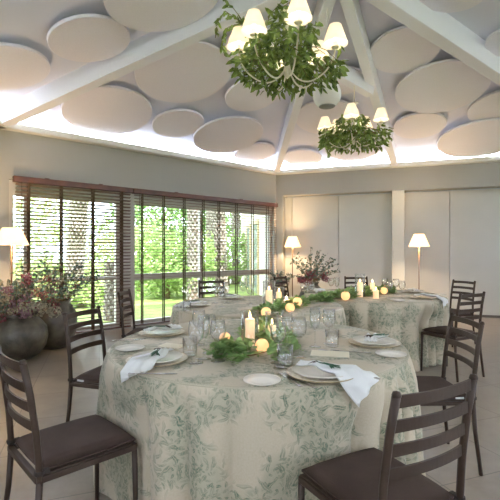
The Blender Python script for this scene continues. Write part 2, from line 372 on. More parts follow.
# ceiling discs
def disc_on(tri, x0, x1, y0, y1, label, gap=.05):
    a, p, q = tri; Nn = (p - a).cross(q - a).normalized(); Nn = Nn if Nn.z > 0 else -Nn
    p0 = a - Nn * (gap + .02); uu = Nn.cross(Vector((0, 0, 1))).normalized(); ww = Nn.cross(uu)
    cx, cy = (x0 + x1) / 2, (y0 + y1) / 2; tx, ty = cx, cy; r = .4; o = Vector((0, 0, CH))
    for it in range(25):
        d = Vector(((tx - 250) / F, 1, (HY - ty) / F)); P = o + d * ((p0 - o).dot(Nn) / d.dot(Nn)); X = []; Y = []
        for k in range(48):
            g = P + (uu * cos(k * pi / 24) + ww * sin(k * pi / 24)) * r; X.append(250 + F * g.x / g.y); Y.append(HY - F * (g.z - CH) / g.y)
        r *= (x1 - x0) / (max(X) - min(X)); tx += cx - (max(X) + min(X)) / 2; ty += cy - (max(Y) + min(Y)) / 2
    t = thing('acoustic_disc', label, 'ceiling panel', P, 0, 'round acoustic discs under the ceiling')
    t.rotation_euler = Nn.to_track_quat('Z', 'Y').to_euler()
    b = MB(); b.lathe([(r - .006, -.02), (r, -.014), (r, .014), (r - .006, .02)], n=64, cap0=True, cap1=True)
    ob = b.build('fabric_face', M['disc'], t)
    for k in range(3):
        b = MB(); an = 2.1 * k + .4; b.tube([(r * .6 * cos(an), r * .6 * sin(an), .02), (r * .6 * cos(an), r * .6 * sin(an), .012 + gap)], .008, 8); b.build('standoff', M['white'], t)
TRI = {'c': (A3, up(BL), up(Lc)), 'l': (A3, up(Lc), up(Cn)), 'r': (A3, up(Cn), up(F4)), 'q': (A3, up(F4), up(BR))}
for f, x0, x1, y0, y1, lb in [
    ('c', 47, 130, 14, 62, 'large round white ceiling disc wholly above the left roof beam'),
    ('c', -50, 50, 37, 95, 'round white ceiling disc cut off by the left edge of the photo'),
    ('c', 103, 222, -45, 25, 'round white ceiling disc cut off at the top, up left of the big chandelier'),
    ('l', 61, 152, 86, 134, 'round white ceiling disc under the left beam, leftmost above the window blinds'),
    ('l', 134.6, 231, 40, 102, 'biggest round white ceiling disc, partly tucked behind the left beam beside big chandelier'),
    ('l', 152, 204, 109, 137, 'small round white ceiling disc between the two wide ones above the window cove'),
    ('l', 193, 263, 117, 152, 'wide oval-looking white disc low over the cove, below the big chandelier'),
    ('l', 234, 275, 143, 162, 'smallest white ceiling disc in the corner just left of the corner beam'),
    ('l', 225, 280, 78, 110, 'round white ceiling disc directly beneath the leaves of the big chandelier'),
    ('l', 224, 276, 26, 64, 'round white ceiling disc mostly hidden behind the big chandelier lampshades'),
    ('r', 284, 322, 149, 166, 'small white ceiling disc just right of the foot of the corner beam'),
    ('r', 295, 360, 98, 135, 'round white ceiling disc behind the white globe speaker'),
    ('r', 325, 380, 134, 162, 'round white ceiling disc right behind the small far chandelier leaves'),
    ('r', 322, 366, 62, 98, 'white ceiling disc above the short tie beam, between two roof beams'),
    ('r', 369, 441, 26, 72, 'round white ceiling disc highest beside the middle roof beam, near right beam'),
    ('r', 395, 491, 61, 111, 'largest round white ceiling disc to the right of the middle roof beam'),
    ('r', 393, 447, 112, 138, 'small round white ceiling disc low beside the foot of the middle beam'),
    ('r', 437, 525, 122, 154, 'flat wide white disc lowest at the right over the cove light'),
    ('r', 467, 543, 91, 121, 'white ceiling disc cut by the right edge, below the right roof beam'),
    ('q', 418, 490, -31, 10, 'white ceiling disc cut by the top edge, right of the heavy right beam'),
    ('q', 485, 555, 22, 59, 'white ceiling disc cut by the right edge, above the heavy right beam')]:
    disc_on(TRI[f], x0, x1, y0, y1, lb, .10 if lb.startswith(('wide oval', 'flat wide', 'round white ceiling disc cut off at the top', 'round white ceiling disc directly', 'largest', 'round white ceiling disc mostly')) else .05)

# ------------------------------------------------------------------ windows
def window(name, s0, s1, posts, tran_h):
    b = MB(); H0, H1 = .0, wT
    wbox(b, WL, s0, s0 + .07, -.16, -.08, H0, H1); wbox(b, WL, s1 - .07, s1, -.16, -.08, H0, H1)
    wbox(b, WL, s0 + .07, s1 - .07, -.16, -.08, H0, .10); wbox(b, WL, s0 + .07, s1 - .07, -.16, -.08, 2.13, H1)
    fr = struct(name, b, M['alu'])
    xs = [s0 + .07] + sorted(posts) + [s1 - .07]
    for p in posts:
        b = MB(); wbox(b, WL, p - .035, p + .035, -.165, -.085, .10, 2.13); b.build('mullion', M['alu'], fr)
    b = MB(); wbox(b, WL, s0 + .07, s1 - .07, -.155, -.09, .86 - tran_h / 2, .86 + tran_h / 2); b.build('transom', M['alu'], fr)
    for i in range(len(xs) - 1):
        b = MB(); wbox(b, WL, xs[i], xs[i + 1], -.128, -.122, .10, 2.13); b.build('glass_pane', M['pane'], fr)
window('window_1', sL(122), wS1, [sL(28)], .055)
window('window_2', wS0, sL(133), [sL(204)], .11)
b = MB(); wbox(b, WL, sL(133), sL(122), -.3, -.06, 0, wT); struct('pillar_window', b, M['alu'])
b = MB(); wbox(b, WL, wS0, wS1, -.3, -.02, 0, .035); struct('trim_8', b, mat('sill_stone', srgb(190, 186, 178), .4))

# venetian blinds
def blind(sa, sb, tapes, tilt, label, val):
    t = thing('venetian_blind', label, 'window blind', (0, 0, 0), 0, 'wooden venetian blinds')
    b = MB(); wbox(b, WL, sa, sb, .0, .085, 2.30, 2.385) ; bevel(b.build('headrail', M['wood'], t), .005)
    b = MB(); z = 2.27
    while z > .06:
        c, s_ = cos(tilt) * .025, sin(tilt) * .025
        lo, hi = sa + .03, sb - .03
        p = []
        for th in (0, .003):
            for ss, dd, hh in ((lo, -c, -s_), (hi, -c, -s_), (hi, c, s_), (lo, c, s_)):
                p.append(WL(ss, .042 + dd, z + hh + th))
        b.hexa(p); z -= .0545
    b.build('slat_panel', M['slat'], t)
    for p in tapes:
        s = sL(p); tw = .019 if val else .012
        b = MB(); wbox(b, WL, s - tw, s + tw, .071, .073, .05, 2.30); wbox(b, WL, s - tw, s + tw, .0125, .0145, .05, 2.30); b.build('ladder_tape', M['tape'], t)
    b = MB(); wbox(b, WL, sa + .03, sb - .03, .018, .068, .035, .055); b.build('bottom_rail', M['wood'], t)
    for q in (.3, .75):
        s = sa + (sb - sa) * q
        b = MB(); wbox(b, WL, s - .03, s + .03, .02, .06, 2.385, 2.40); b.build('bracket', M['wood'], t)
    b = MB(); b.tube([WL(sb - .1, .095, 2.3), WL(sb - .1, .095, 1.0)], .004, 6); b.build('tilt_cord', M['tape'], t)
    return t
blind(sL(131), sL(12.5), [28, 60.5, 92, 120.5], .38, 'wide brown wooden venetian blind behind the big flower pots, slats tilted', 1)
blind(.02, sL(131.6), [141, 162.5, 183, 202, 217.6, 235, 251, 266], .13, 'wide wooden venetian blind with level open slats, reaching the room corner', 0)

# ------------------------------------------------------------------ outside
def gmat(name, a, b_, sc): return mat(name, a, .9, col2=b_, ns=sc, coord='Object')
b = MB(); b.box(-40, 40, -30, 60, -.25, -.16); struct('lawn', b, gmat('lawn', srgb(112, 132, 62), srgb(150, 160, 88), 3.))
b = MB(); b.add([WL(-.5, -.31, -.10), WL(6.2, -.31, -.10), WL(6.2, -.9, -.10), WL(-.5, -.9, -.10)], [(0, 1, 2, 3)]); b.add([WL(-.5, -.31, -.16), WL(6.2, -.31, -.16), WL(6.2, -.9, -.16), WL(-.5, -.9, -.16)], [(3, 2, 1, 0)])
struct('terrace_path', b, mat('terrace_stone', srgb(168, 162, 152), .8, col2=srgb(150, 144, 134), ns=4))
b = MB(); b.add([at(175, 286, 16) * 1, at(232, 271, 24), at(236, 274, 20), at(196, 290, 13)], [(0, 1, 2, 3)])
b.v = [(x, y, -.12) for x, y, z in b.v]; struct('garden_path', b, mat('path_gravel', srgb(226, 222, 214), .9))
def palm(px, py_base, y, r, h, lean, label, crown=True):
    c = at(px, 250, y); t = thing('palm_tree', label, 'palm tree', (c.x, c.y, -.16), 0, 'palm trees in the garden')
    b = MB(); b.lathe([(r * 1.1, 0), (r * .8, .4), (r * .75, h), (0, h)], n=16)
    b.v = [(x + lean * z, yy, z) for x, yy, z in b.v]
    rows = int(h / .11); cols = max(9, int(2 * pi * r / .12))
    tr = b.build('trunk', mat('palm_core', srgb(110, 92, 76), .9), t)
    b = MB()
    for i in range(rows):
        for k in range(cols):
            an = 2 * pi * (k + .5 * (i % 2)) / cols + U(-.05, .05); z = i * .11 + U(-.01, .01); rr = r * (.8 if z > .3 else .9)
            cx, sx = cos(an), sin(an); w = pi * r / cols * .85
            p = [Vector((cx * rr - sx * q * w, sx * rr + cx * q * w, z + zz)) for q, zz in ((-.75, 0), (.75, 0), (1, .06), (-1, .06))]
            p += [Vector((cx * (rr + .05) - sx * q * w, sx * (rr + .05) + cx * q * w, z + zz)) for q, zz in ((-.6, .05), (.6, .05), (.25, .13), (-.25, .13))]
            b.hexa([v + Vector((lean * v.z, 0, 0)) for v in p])
    b.build('bark_scales', mat('palm_bark', srgb(172, 164, 154), .9, col2=srgb(126, 114, 104), ns=6), t)
    if crown:
        for k in range(16):
            an = k * 2.399; el = U(.1, 1.0); b = MB(); L = U(1.8, 2.4); pts = []
            for q in range(9):
                f = q / 8; pts.append(Vector((cos(an) * L * f * cos(el) + lean * h, sin(an) * L * f * cos(el), h + L * (sin(el) * f - .75 * f * f))))
            b.tube(pts, .015, 5)
            for q in range(1, 9):
                for sd in (-1, 1):
                    d = (pts[q] - pts[q - 1]).normalized(); s2 = Vector((-sin(an), cos(an), -.4)) * sd
                    for hh in (0, .5): b.leaf(pts[q - 1].lerp(pts[q], hh), d * .6 + s2, Vector((0, 0, 1)), .5, .05)
            b.build('frond', M['leafA'], t)
palm(194, 0, 12.5, .21, 4.6, .0, 'palm trunk with rough scaly bark seen through the blind, left of window post')
palm(222, 0, 13.5, .20, 4.8, -.035, 'leaning palm trunk with diamond bark, just right of the window post')
palm(236, 0, 19, .2, 5.5, 0, 'slim distant palm trunk beside the cream building')
palm(210, 0, 22, .22, 6, 0, 'far grey palm trunk standing behind the two scaly ones')
palm(113, 0, 8.9, .17, 1.25, 0, 'short brown palm stump close behind the left blind', False)
palm(73, 0, 12, .26, 5, .06, 'broad grey palm trunk behind the left blind, beside flower pots')
LG = [leafmat('hedge_leaf_%d' % i, a, c, .5, .4) for i, (a, c) in enumerate([(srgb(116, 148, 78), srgb(178, 198, 122)), (srgb(84, 118, 64), srgb(140, 168, 98)), (srgb(152, 176, 106), srgb(196, 208, 144))])]
def bush(c, rx, ry, rz, n, m, label, name='garden_shrub', leafs=.16, cat='shrub', trunk=0):
    t = thing(name, label, cat, (c[0], c[1], -.16), 0, 'shrubs and trees in the garden'); b = MB()
    for i in range(n):
        th = U(0, 2 * pi); z = U(-1, 1); q = U(.55, 1.) * (1 + .25 * sin(3 * th + z * 5)); s_ = sqrt(1 - z * z)
        p = Vector((cos(th) * s_ * q * rx, sin(th) * s_ * q * ry, trunk + rz + z * q * rz * .98)); d = Vector((U(-1, 1), U(-1, 1), U(-.6, 1)))
        b.leaf(p, d, Vector((U(-1, 1), U(-1, 1), U(0, 1))), leafs * U(.7, 1.3), leafs * .55)
    b.build('foliage', m, t)
    b = MB(); b.tube([(0, 0, 0), (.05, 0, trunk * .6 + rz * .5), (0, .05, trunk + rz * 1.2)], [.09, .07, .03], 8); b.build('trunk', M['twig'], t)
bush((-2.6, 13.0), 1.5, 1.0, .95, 2600, LG[0], 'bright green shrub filling the lower window beyond the palm trunk')
bush((-4.2, 15.5), 2.2, 1.4, 1.35, 2800, LG[2], 'tall yellow-green shrub at the middle of the garden view')
bush((-1.0, 18.5), 2.0, 1.4, 1.2, 2400, LG[0], 'lush green shrub between the two palm trunks')
bush((-7.9, 14.6), 1.6, 1.4, .7, 1300, LG[2], 'mid green shrub seen through the tilted left blind')
bush((-9.4, 13.2), 1.6, 1.4, .9, 1300, LG[2], 'light green shrub behind the lamp side of left blind')
bush((-4.5, 11.0), .8, .7, .4, 900, LG[2], 'low rounded shrub just outside the lower window panes')
bush((-5.0, 24), 3.5, 2.5, 2.2, 2600, LG[1], 'tree with airy pale crown behind the garden shrubs', 'garden_tree', .3, 'tree', 1.4)
bush((-12.5, 23), 3.4, 2.5, 2.0, 1100, LG[2], 'big pale tree far behind the left blind', 'garden_tree', .3, 'tree', 1.2)
bush((-1.8, 29), 3.0, 2.5, 2.6, 2200, LG[1], 'distant tree crown above the path between the palms', 'garden_tree', .3, 'tree', 1.6)
bush((2.0, 32), 3.0, 2.5, 2.0, 1800, LG[2], 'farthest pale green tree next to the cream building', 'garden_tree', .3, 'tree', 1.0)
# neighbouring wing of the house
t = thing('garden_house', 'cream rendered building wing with a glazed door, seen beyond the right window', 'building', (0, 0, 0))
ga = at(241, 250, 21); gb = at(268, 250, 12.2); d = Vector((gb.x - ga.x, gb.y - ga.y, 0)); LnG = d.length; d.normalize(); n = Vector((-d.y, d.x, 0)); n = n if n.x > 0 else -n
a0 = Vector((ga.x, ga.y, 0))
def WG(s, q, h): return a0 + d * s + n * q + Vector((0, 0, h))
b = MB(); wbox(b, WG, 0, LnG + 1, 0, .4, -.16, 3.4); b.build('wall', mat('render_cream', srgb(238, 228, 206), .9), t)
b = MB(); wbox(b, WG, -.2, LnG + 1, -.35, .6, 3.4, 3.6); b.build('roof', mat('roof_edge', srgb(200, 190, 176), .8), t)
for s0 in (LnG * .35, LnG * .62):
    b = MB(); wbox(b, WG, s0, s0 + .12, -.06, 0, -.16, 2.3); wbox(b, WG, s0 + 1.3, s0 + 1.42, -.06, 0, -.16, 2.3); wbox(b, WG, s0, s0 + 1.42, -.06, 0, 2.3, 2.42)
    dr = b.build('door_frame', mat('door_beige', srgb(196, 176, 140), .6), t)
    b = MB(); wbox(b, WG, s0 + .12, s0 + 1.3, -.04, -.01, -.16, 2.3); b.build('door_glass', mat('house_glass', srgb(150, 160, 158), .1), dr)

chairs = [
    ((-.80, 1.88), (.71, .70), 'dark metal ladder-back chair with a full taupe seat, front left of the nearest table'),
    ((-.95, 2.895), (.96, -.28), 'ladder-back chair left of the nearest table, in front of the flower pots'),
    ((-1.08, 4.40), (1, -.02), 'ladder-back chair seen edge-on by the window, left of the middle table'),
    ((-.49, 5.82), (.30, -.95), 'ladder-back chair against the window behind the middle table'),
    ((.72, 6.86), (.80, -.60), 'half-hidden dark chair below the corner lamp and flowers'),
    ((1.76, 6.72), (-.1, -1), 'dark chair behind the far garland, seen between tall candles and glasses'),
    ((2.145, 4.44), (-.44, .90), 'dark ladder-back chair at the near right side of the far table'),
    ((2.87, 5.92), (-.92, -.39), 'farthest right chair with pale blue sheen, behind the right-hand table chair'),
    ((1.10, 2.61), (-1, .0), 'ladder-back chair right of the nearest table, seen from its side'),
    ((.465, 1.53), (-.47, .88), 'large dark ladder-back chair with its back to the viewer, front right'),
]
def clear_of_chairs(cx, cy, th, r, z):
    """the cloth hangs inside the seats that are pushed up to it"""
    for ox, oy, _r, _a, _b in tabs:
        if (ox, oy) == (cx, cy): continue
        d = Vector((ox - cx, oy - cy)); h = d.length / 2 - .006; d.normalize(); q = cos(th) * d.x + sin(th) * d.y
        if q > 0 and r * q > h: r = h / q
    if z > .52: return r
    for (x, y), (fx, fy), _ in chairs:
        for it in range(30):
            px_, py_ = cx + r * cos(th) - x, cy + r * sin(th) - y; a = px_ * fx + py_ * fy; l = -px_ * fy + py_ * fx; q = sqrt(fx * fx + fy * fy); a /= q; l /= q
            if -.3 < a < .24 and abs(l) < .25: r -= .006
            else: break
    return r
# ------------------------------------------------------------------ tables and cloths
tabs = [(.045, 2.545, .868, 'main', 'nearest'), (.08, 4.35, .875, 'mid', ''), (1.59, 5.37, .875, 'far', '')]
TZ = .745
def hug(nfold, seed):
    rnd = random.Random(seed); ph = [rnd.uniform(0, 6.28) for _ in range(4)]
    def f(th):
        w = th + .25 * sin(2 * th + ph[0]) + .12 * sin(5 * th + ph[1])
        a = abs(sin(nfold * .5 * w + ph[2])) ** .75
        return a * (.75 + .25 * sin(3 * th + ph[3]))
    return f
def cloth(cx, cy, Rr, seed, label, nfold=13):
    n = 432; b = MB(); f = hug(nfold, seed); uv = []
    rings = [(.02, 0), (.25, 0), (.5, 0), (.7, 0), (.85, 0), (.96, 0), (.99, 0)]
    for q, _ in rings:
        for k in range(n):
            th = 2 * pi * k / n; r = Rr * q; b.v.append((cx + r * cos(th), cy + r * sin(th), TZ + .009 - (.003 if q > .98 else 0))); uv.append((cx + r * cos(th), cy + r * sin(th)))
    dr = 22; prof_ = {}
    def rad(t, th):
        ff = f(th); return Rr + .004 + .018 * min(t * 6, 1) * (.1 + ff) + (t ** .8) * .15 * ff - .07 * t + t * .015 * sin(4 * th + seed) + .005 * sin(31 * th + 9 * t + seed) * t
    dl = []
    for i in range(dr + 1):
        t = i / dr; z = TZ + .002 - (TZ - .012) * t; row = []
        for k in range(n):
            th = 2 * pi * k / n; r0 = rad(t, th); row.append(r0 - clear_of_chairs(cx, cy, th, r0, min(z, .5)))
        for _ in range(2): row = [max(row[k], sum(row[(k + q) % n] for q in range(-6, 7)) / 13) for k in range(n)]
        for _ in range(2): row = [sum(row[(k + q) % n] for q in range(-2, 3)) / 5 for k in range(n)]
        w_ = max(0, min(1, (.70 - z) / .2)); w_ = w_ * w_ * (3 - 2 * w_)
        hard = [rad(t, 2 * pi * k / n) - clear_of_chairs(cx, cy, 2 * pi * k / n, rad(t, 2 * pi * k / n), .9) for k in range(n)]
        dl.append([max(hard[k], row[k] * w_) for k in range(n)])
    for i in range(dr + 1):
        t = i / dr
        for k in range(n):
            th = 2 * pi * k / n; ff = f(th)
            r = rad(t, th)
            # cloth rounds over the edge
            z = TZ + .002 - (TZ - .012) * t - (.004 if i == 0 else 0)
            r -= dl[i][k]
            b.v.append((cx + r * cos(th), cy + r * sin(th), z)); uv.append((cx + th * Rr * 1.12 + 5, cy - z - .3))
    m = len(rings) + dr + 1
    for i in range(m - 1):
        for k in range(n):
            q = (k + 1) % n; b.f.append((i * n + k, i * n + q, (i + 1) * n + q, (i + 1) * n + k))
    b.f.append(tuple(range(n))[::-1]); b.uv = uv
    # fix the wrap of the drape pattern with a seam that faces away from view
    o = b.build('tablecloth', M['cloth'], None, True); uvl = o.data.uv_layers[0]
    for p in o.data.polygons:
        ks = [v % n for v in p.vertices]
        if len(ks) == 4 and max(ks) - min(ks) > n // 2:
            for li in p.loop_indices:
                vi = o.data.loops[li].vertex_index
                if vi % n == 0 and vi // n >= len(rings): uvl.data[li].uv = (uvl.data[li].uv[0] + 2 * pi * Rr * 1.12, uvl.data[li].uv[1])
    return tag(o, label, 'tablecloth', 'floral tablecloths')
cl_lab = ['pale beige tablecloth with green leaf print on the nearest round table', 'pale floral tablecloth on the middle round table, behind the nearest one', 'beige and green floral tablecloth on the far round table at right']
tb_lab = ['nearest round dining table, hidden under its floral cloth', 'middle round dining table under a pale floral cloth', 'far right round dining table under floral cloth']
for i, (cx, cy, Rr, a_, b_) in enumerate(tabs):
    t = thing('dining_table', tb_lab[i], 'table', (cx, cy, 0), 0, 'round dining tables')
    b = MB(); b.lathe([(Rr - .02, TZ - .03), (Rr - .008, TZ - .028), (Rr - .008, TZ - .002), (Rr - .02, TZ)], n=64, cap0=True, cap1=True); b.build('tabletop', M['wood'], t)
    for k in range(4):
        an = pi / 4 + k * pi / 2; b = MB(); b.tube([(.55 * cos(an), .55 * sin(an), 0), (.5 * cos(an), .5 * sin(an), TZ - .03)], .02, 8); b.build('leg', M['chair'], t)
    cloth(cx, cy, Rr, 3 + i * 5, cl_lab[i], 23)

# ------------------------------------------------------------------ chairs
def make_chair(label):
    t = thing('dining_chair', label, 'chair', (0, 0, 0), 0, 'ladder-back dining chairs')
    w, wf, mt = .188, .198, M['chair']
    for s in (-1, 1):
        b = MB(); b.tube([(s * w, -.205, .40), (s * w, -.207, .46), (s * (w - .003), -.217, .60), (s * (w - .006), -.237, .75), (s * (w - .008), -.261, .875)], .0135, 8)
        b.lathe([(0, .893), (.011, .89), (.0145, .88), (.0135, .875)], (s * (w - .008), -.262, 0), 8)
        b.build('back_post', mt, t, True)
        b = MB(); b.tube([(s * w, -.205, .415), (s * (w + .004), -.215, .25), (s * (w + .012), -.245, .0)], [.0135, .0125, .011], 8); b.build('leg', mt, t, True)
        b = MB(); b.tube([(s * (wf - .003), .195, .425), (s * (wf + .004), .20, .0)], [.0135, .011], 8); b.build('leg', mt, t, True)
    b = MB()
    b.box(-w, w, -.222, -.198, .405, .43); b.box(-wf, wf, .185, .208, .405, .43)
    for s in (-1, 1): b.beam((s * w, -.21, .4175), (s * wf, .2, .4175), .022, .025)
    b.hexa([(-w, -.19, .428), (w, -.19, .428), (wf, .19, .428), (-wf, .19, .428), (-w, -.19, .436), (w, -.19, .436), (wf, .19, .436), (-wf, .19, .436)])
    bevel(b.build('seat_frame', mt, t), .003)
    # cushion: rounded slab with soft crown
    b = MB(); nx = 14; g = []
    def prof(u): return max(0., 1 - abs(u) ** 8)
    for sgn in (1, -1):
        for i in range(nx + 1):
            for j in range(nx + 1):
                x = -1 + 2 * i / nx; y = -1 + 2 * j / nx; e = (prof(x) * prof(y)) ** .35
                k = 1 - .035 * (x * x * y * y)
                wx = .192 + .006 * y
                z = (.450 + .022 * e + .006 * (1 - x * x) * (1 - y * y)) if sgn > 0 else .4385 + .004 * (1 - e)
                b.v.append((x * wx * k, .005 + y * .205 * k, z))
    q = (nx + 1) ** 2
    for i in range(nx):
        for j in range(nx):
            a = i * (nx + 1) + j; b.f.append((a, a + nx + 1, a + nx + 2, a + 1)); b.f.append((q + a, q + a + 1, q + a + nx + 2, q + a + nx + 1))
    edge = [i * (nx + 1) for i in range(nx + 1)] + [nx * (nx + 1) + j for j in range(1, nx + 1)] + [i * (nx + 1) + nx for i in range(nx - 1, -1, -1)] + [j for j in range(nx - 1, 0, -1)]
    for i in range(len(edge)):
        a, c = edge[i], edge[(i + 1) % len(edge)]; b.f.append((a, c, q + c, q + a))
    b.build('seat_cushion', M['seat'], t, True)
    for zc in (.857, .779, .701, .623):
        b = MB(); m = 14; yb = -.216 - max(0, (zc - .60)) * .155
        for i in range(m + 1):
            u = -1 + 2 * i / m; x = u * (w - .012); y = yb - .022 * (1 - u * u); arch = .003 * (1 - u * u)
            for dz, dy in ((-.019, -.004), (-.019, .004), (.019, .004), (.019, -.004)): b.v.append((x, y + dy, zc + arch + dz * (1 - .1 * (1 - u * u))))
        for i in range(m):
            for k in range(4):
                a = i * 4 + k; c = i * 4 + (k + 1) % 4; b.f.append((a, c, c + 4, a + 4))
        b.f += [(3, 2, 1, 0), (m * 4, m * 4 + 1, m * 4 + 2, m * 4 + 3)]
        b.build('back_slat', mt, t)
    for s in (-1, 1):
        b = MB(); b.lathe([(.0165, .437), (.0185, .44), (.0185, .452), (.0165, .455)], (s * w, -.206, 0), 10); b.box(s * w - .01, s * w + .01, -.192, -.17, .438, .452); b.build('cushion_strap', M['seat2'], t)
    return t
proto = None
for (x, y), (fx, fy), lb in chairs:
    rz = atan2(-fx, fy)
    if proto is None: proto = make_chair(lb); proto.location = (x, y, 0); proto.rotation_euler = (0, 0, rz)
    else: c = dup(proto, (x, y, 0), rz, lb)
    sx = 1 if 'flower pots' in lb else -1 if 'from its side' in lb else 0
    if sx:
        b = MB(); b.hexa([(sx * .191, -.15, .441), (sx * .193, -.15, .441), (sx * .1955, -.10, .441), (sx * .1935, -.10, .441), (sx * .191, -.15, .453), (sx * .193, -.15, .453), (sx * .1955, -.10, .453), (sx * .1935, -.10, .453)])
        b.build('care_tag', mat('care_tag', srgb(190, 190, 185), .7), c)['label'] = 'small white care tag on the cushion edge'

# ------------------------------------------------------------------ tableware
PZ = TZ + .0105
protos = {}
def plate_prof(r, h): return [(r * .55, 0), (r * .6, .002), (r * .64, h * .35), (r * .97, h * .9), (r, h), (r * .985, h + .002), (r * .62, h * .45), (r * .3, h * .3), (0, h * .3)]
def plate(name, p, r, h, label, m, grp, dz=0, rim=None):
    key = (name, r)
    p = Vector((p.x, p.y, PZ + dz))
    if key in protos: return dup(protos[key], p, U(0, 6), label, grp)
    t = thing(name, label, 'plate', p, 0, grp)
    b = MB(); b.lathe(plate_prof(r, h), n=48, cap0=True); b.build('dish', m, t, True)
    b = MB(); b.lathe([(r * .985, h + .0006), (r + .0012, h + .0006), (r + .0012, h + .0032), (r * .985, h + .0032), (r * .985, h + .0006)], n=48); b.build('rim', rim or m, t, True)
    protos[key] = t; return t
def glassware(name, prof, p, label, grp, foot=None):
    p = Vector((p.x, p.y, PZ))
    if name in protos: return dup(protos[name], p, U(0, 6), label, grp)
    t = thing(name, label, 'glass', p, 0, grp)
    for nme, pr in prof:
        b = MB(); b.lathe(pr, n=28); b.build(nme, M['glass'], t, True)
    protos[name] = t; return t
WINE = [('bowl', [(.006, .098), (.018, .102), (.034, .122), (.040, .145), (.039, .172), (.034, .205), (.0325, .205), (.0375, .172), (.0385, .145), (.0325, .124), (.017, .106), (0, .103)]),
        ('stem', [(.0065, .098), (.004, .08), (.0038, .03), (.006, .012), (.01, .006)]), ('foot', [(.01, .006), (.036, .0025), (.036, 0), (0, 0)])]
FLUTE = [('bowl', [(.005, .10), (.012, .104), (.026, .13), (.0315, .165), (.030, .225), (.0285, .225), (.0295, .165), (.0245, .132), (.01, .108), (0, .106)]),
         ('stem', [(.006, .10), (.0038, .085), (.0038, .03), (.006, .012), (.01, .006)]), ('foot', [(.01, .006), (.034, .0025), (.034, 0), (0, 0)])]
TUMB = [('wall', [(.0, 0), (.033, 0), (.0375, .004), (.040, .095), (.038, .095), (.0355, .012)]), ('base', [(.0355, .012), (.02, .010), (0, .010)])]

def tdir(p, c):
    d = Vector((p.x - c[0], p.y - c[1], 0)); return d.normalized()
def napkin(p, c, Rr, label, ang=0., Ln=.30, W0=.06, W1=.2, start=-.10, ph=0., base=.027):
    """folded cloth lying across the plate, its broad end towards and over the table edge"""
    d = tdir(p, c); d = Matrix.Rotation(ang, 3, 'Z') @ d; sd = Vector((-d.y, d.x, 0)); b = MB(); nu, nv = 22, 12
    P = Vector((p.x, p.y, 0)); acc = None; rows = []
    cen = Vector((c[0], c[1], 0)); over = 0.
    for i in range(nu + 1):
        u = start + (Ln - start) * i / nu; f = i / nu; w = W0 + (W1 - W0) * abs(f * 1.25 - .25) ** .8
        row = []
        for j in range(nv + 1):
            v = (j / nv - .5) * w + .02 * sin(4 * f + ph); q = P + d * u + sd * v
            dist = (q - P).length; hz = PZ + base * (1 - min(1, max(0, (dist - .150) / .04))) + .004
            wv = .009 * sin(j * 1.55 + ph + f * 2) * (.35 + .65 * min(1, f * 1.4)) + .012 * math.exp(-((f - .25) / .1) ** 2) + .009
            rr = (q - cen).length; ov = rr - (Rr + .005)
            z = hz + wv
            if ov > 0:
                o = (q - cen).normalized(); q = cen + o * (Rr + .038 + .007 * sin(j * 1.2 + ph)); z = PZ + .004 - ov * 1.0
            row.append(Vector((q.x, q.y, z)))
        rows.append(row)
    for s_ in (0, 1):
        for row in rows:
            for q in row: b.v.append((q.x, q.y, q.z - .003 * s_))
    m = nv + 1; tt = (nu + 1) * m
    for i in range(nu):
        for j in range(nv):
            a = i * m + j; b.f.append((a, a + m, a + m + 1, a + 1)); b.f.append((tt + a, tt + a + 1, tt + a + m + 1, tt + a + m))
    for i in range(nu):
        for j in (0, nv):
            a = i * m + j; b.f.append((a, a + m, tt + a + m, tt + a))
    for j in range(nv):
        for i in (0, nu):
            a = i * m + j; b.f.append((a, a + 1, tt + a + 1, tt + a))
    t = thing('napkin', label, 'napkin', (P.x, P.y, PZ + .02), 0, 'white linen napkins')
    b.v = [(x - P.x, y - P.y, z - PZ - .02) for x, y, z in b.v]
    b.build('linen', M['napkin'], t, True); return t
def sprig(p, c, ang, label, dz=.052):
    P = Vector((p.x, p.y, PZ + dz)); d = Matrix.Rotation(ang, 3, 'Z') @ tdir(p, c); sd = Vector((-d.y, d.x, 0))
    t = thing('napkin_sprig', label, 'sprig', P, 0, 'sprigs on the napkins')
    b = MB(); b.tube([-d * .03, d * .03 + Vector((0, 0, .004)), d * .085 + sd * .012], .0028, 6); b.tube([-d * .02 + sd * .01, d * .04, d * .10 - sd * .01], .0022, 6); b.build('stem', M['ribbon'], t)
    b = MB()
    for k in range(7): b.leaf(-d * .02 + sd * U(-.01, .01) + Vector((0, 0, .002)), -d + sd * U(-.9, .9), Vector((0, 0, 1)), U(.035, .055), .022)
    b.build('pod', M['brown'], t)
    b = MB()
    for k in range(6): b.leaf(d * U(.0, .06) + Vector((0, 0, .003)), d * .8 + sd * U(-.9, .9), Vector((0, 0, 1)), .04, .014)
    b.build('leaves', M['ribbon'], t)
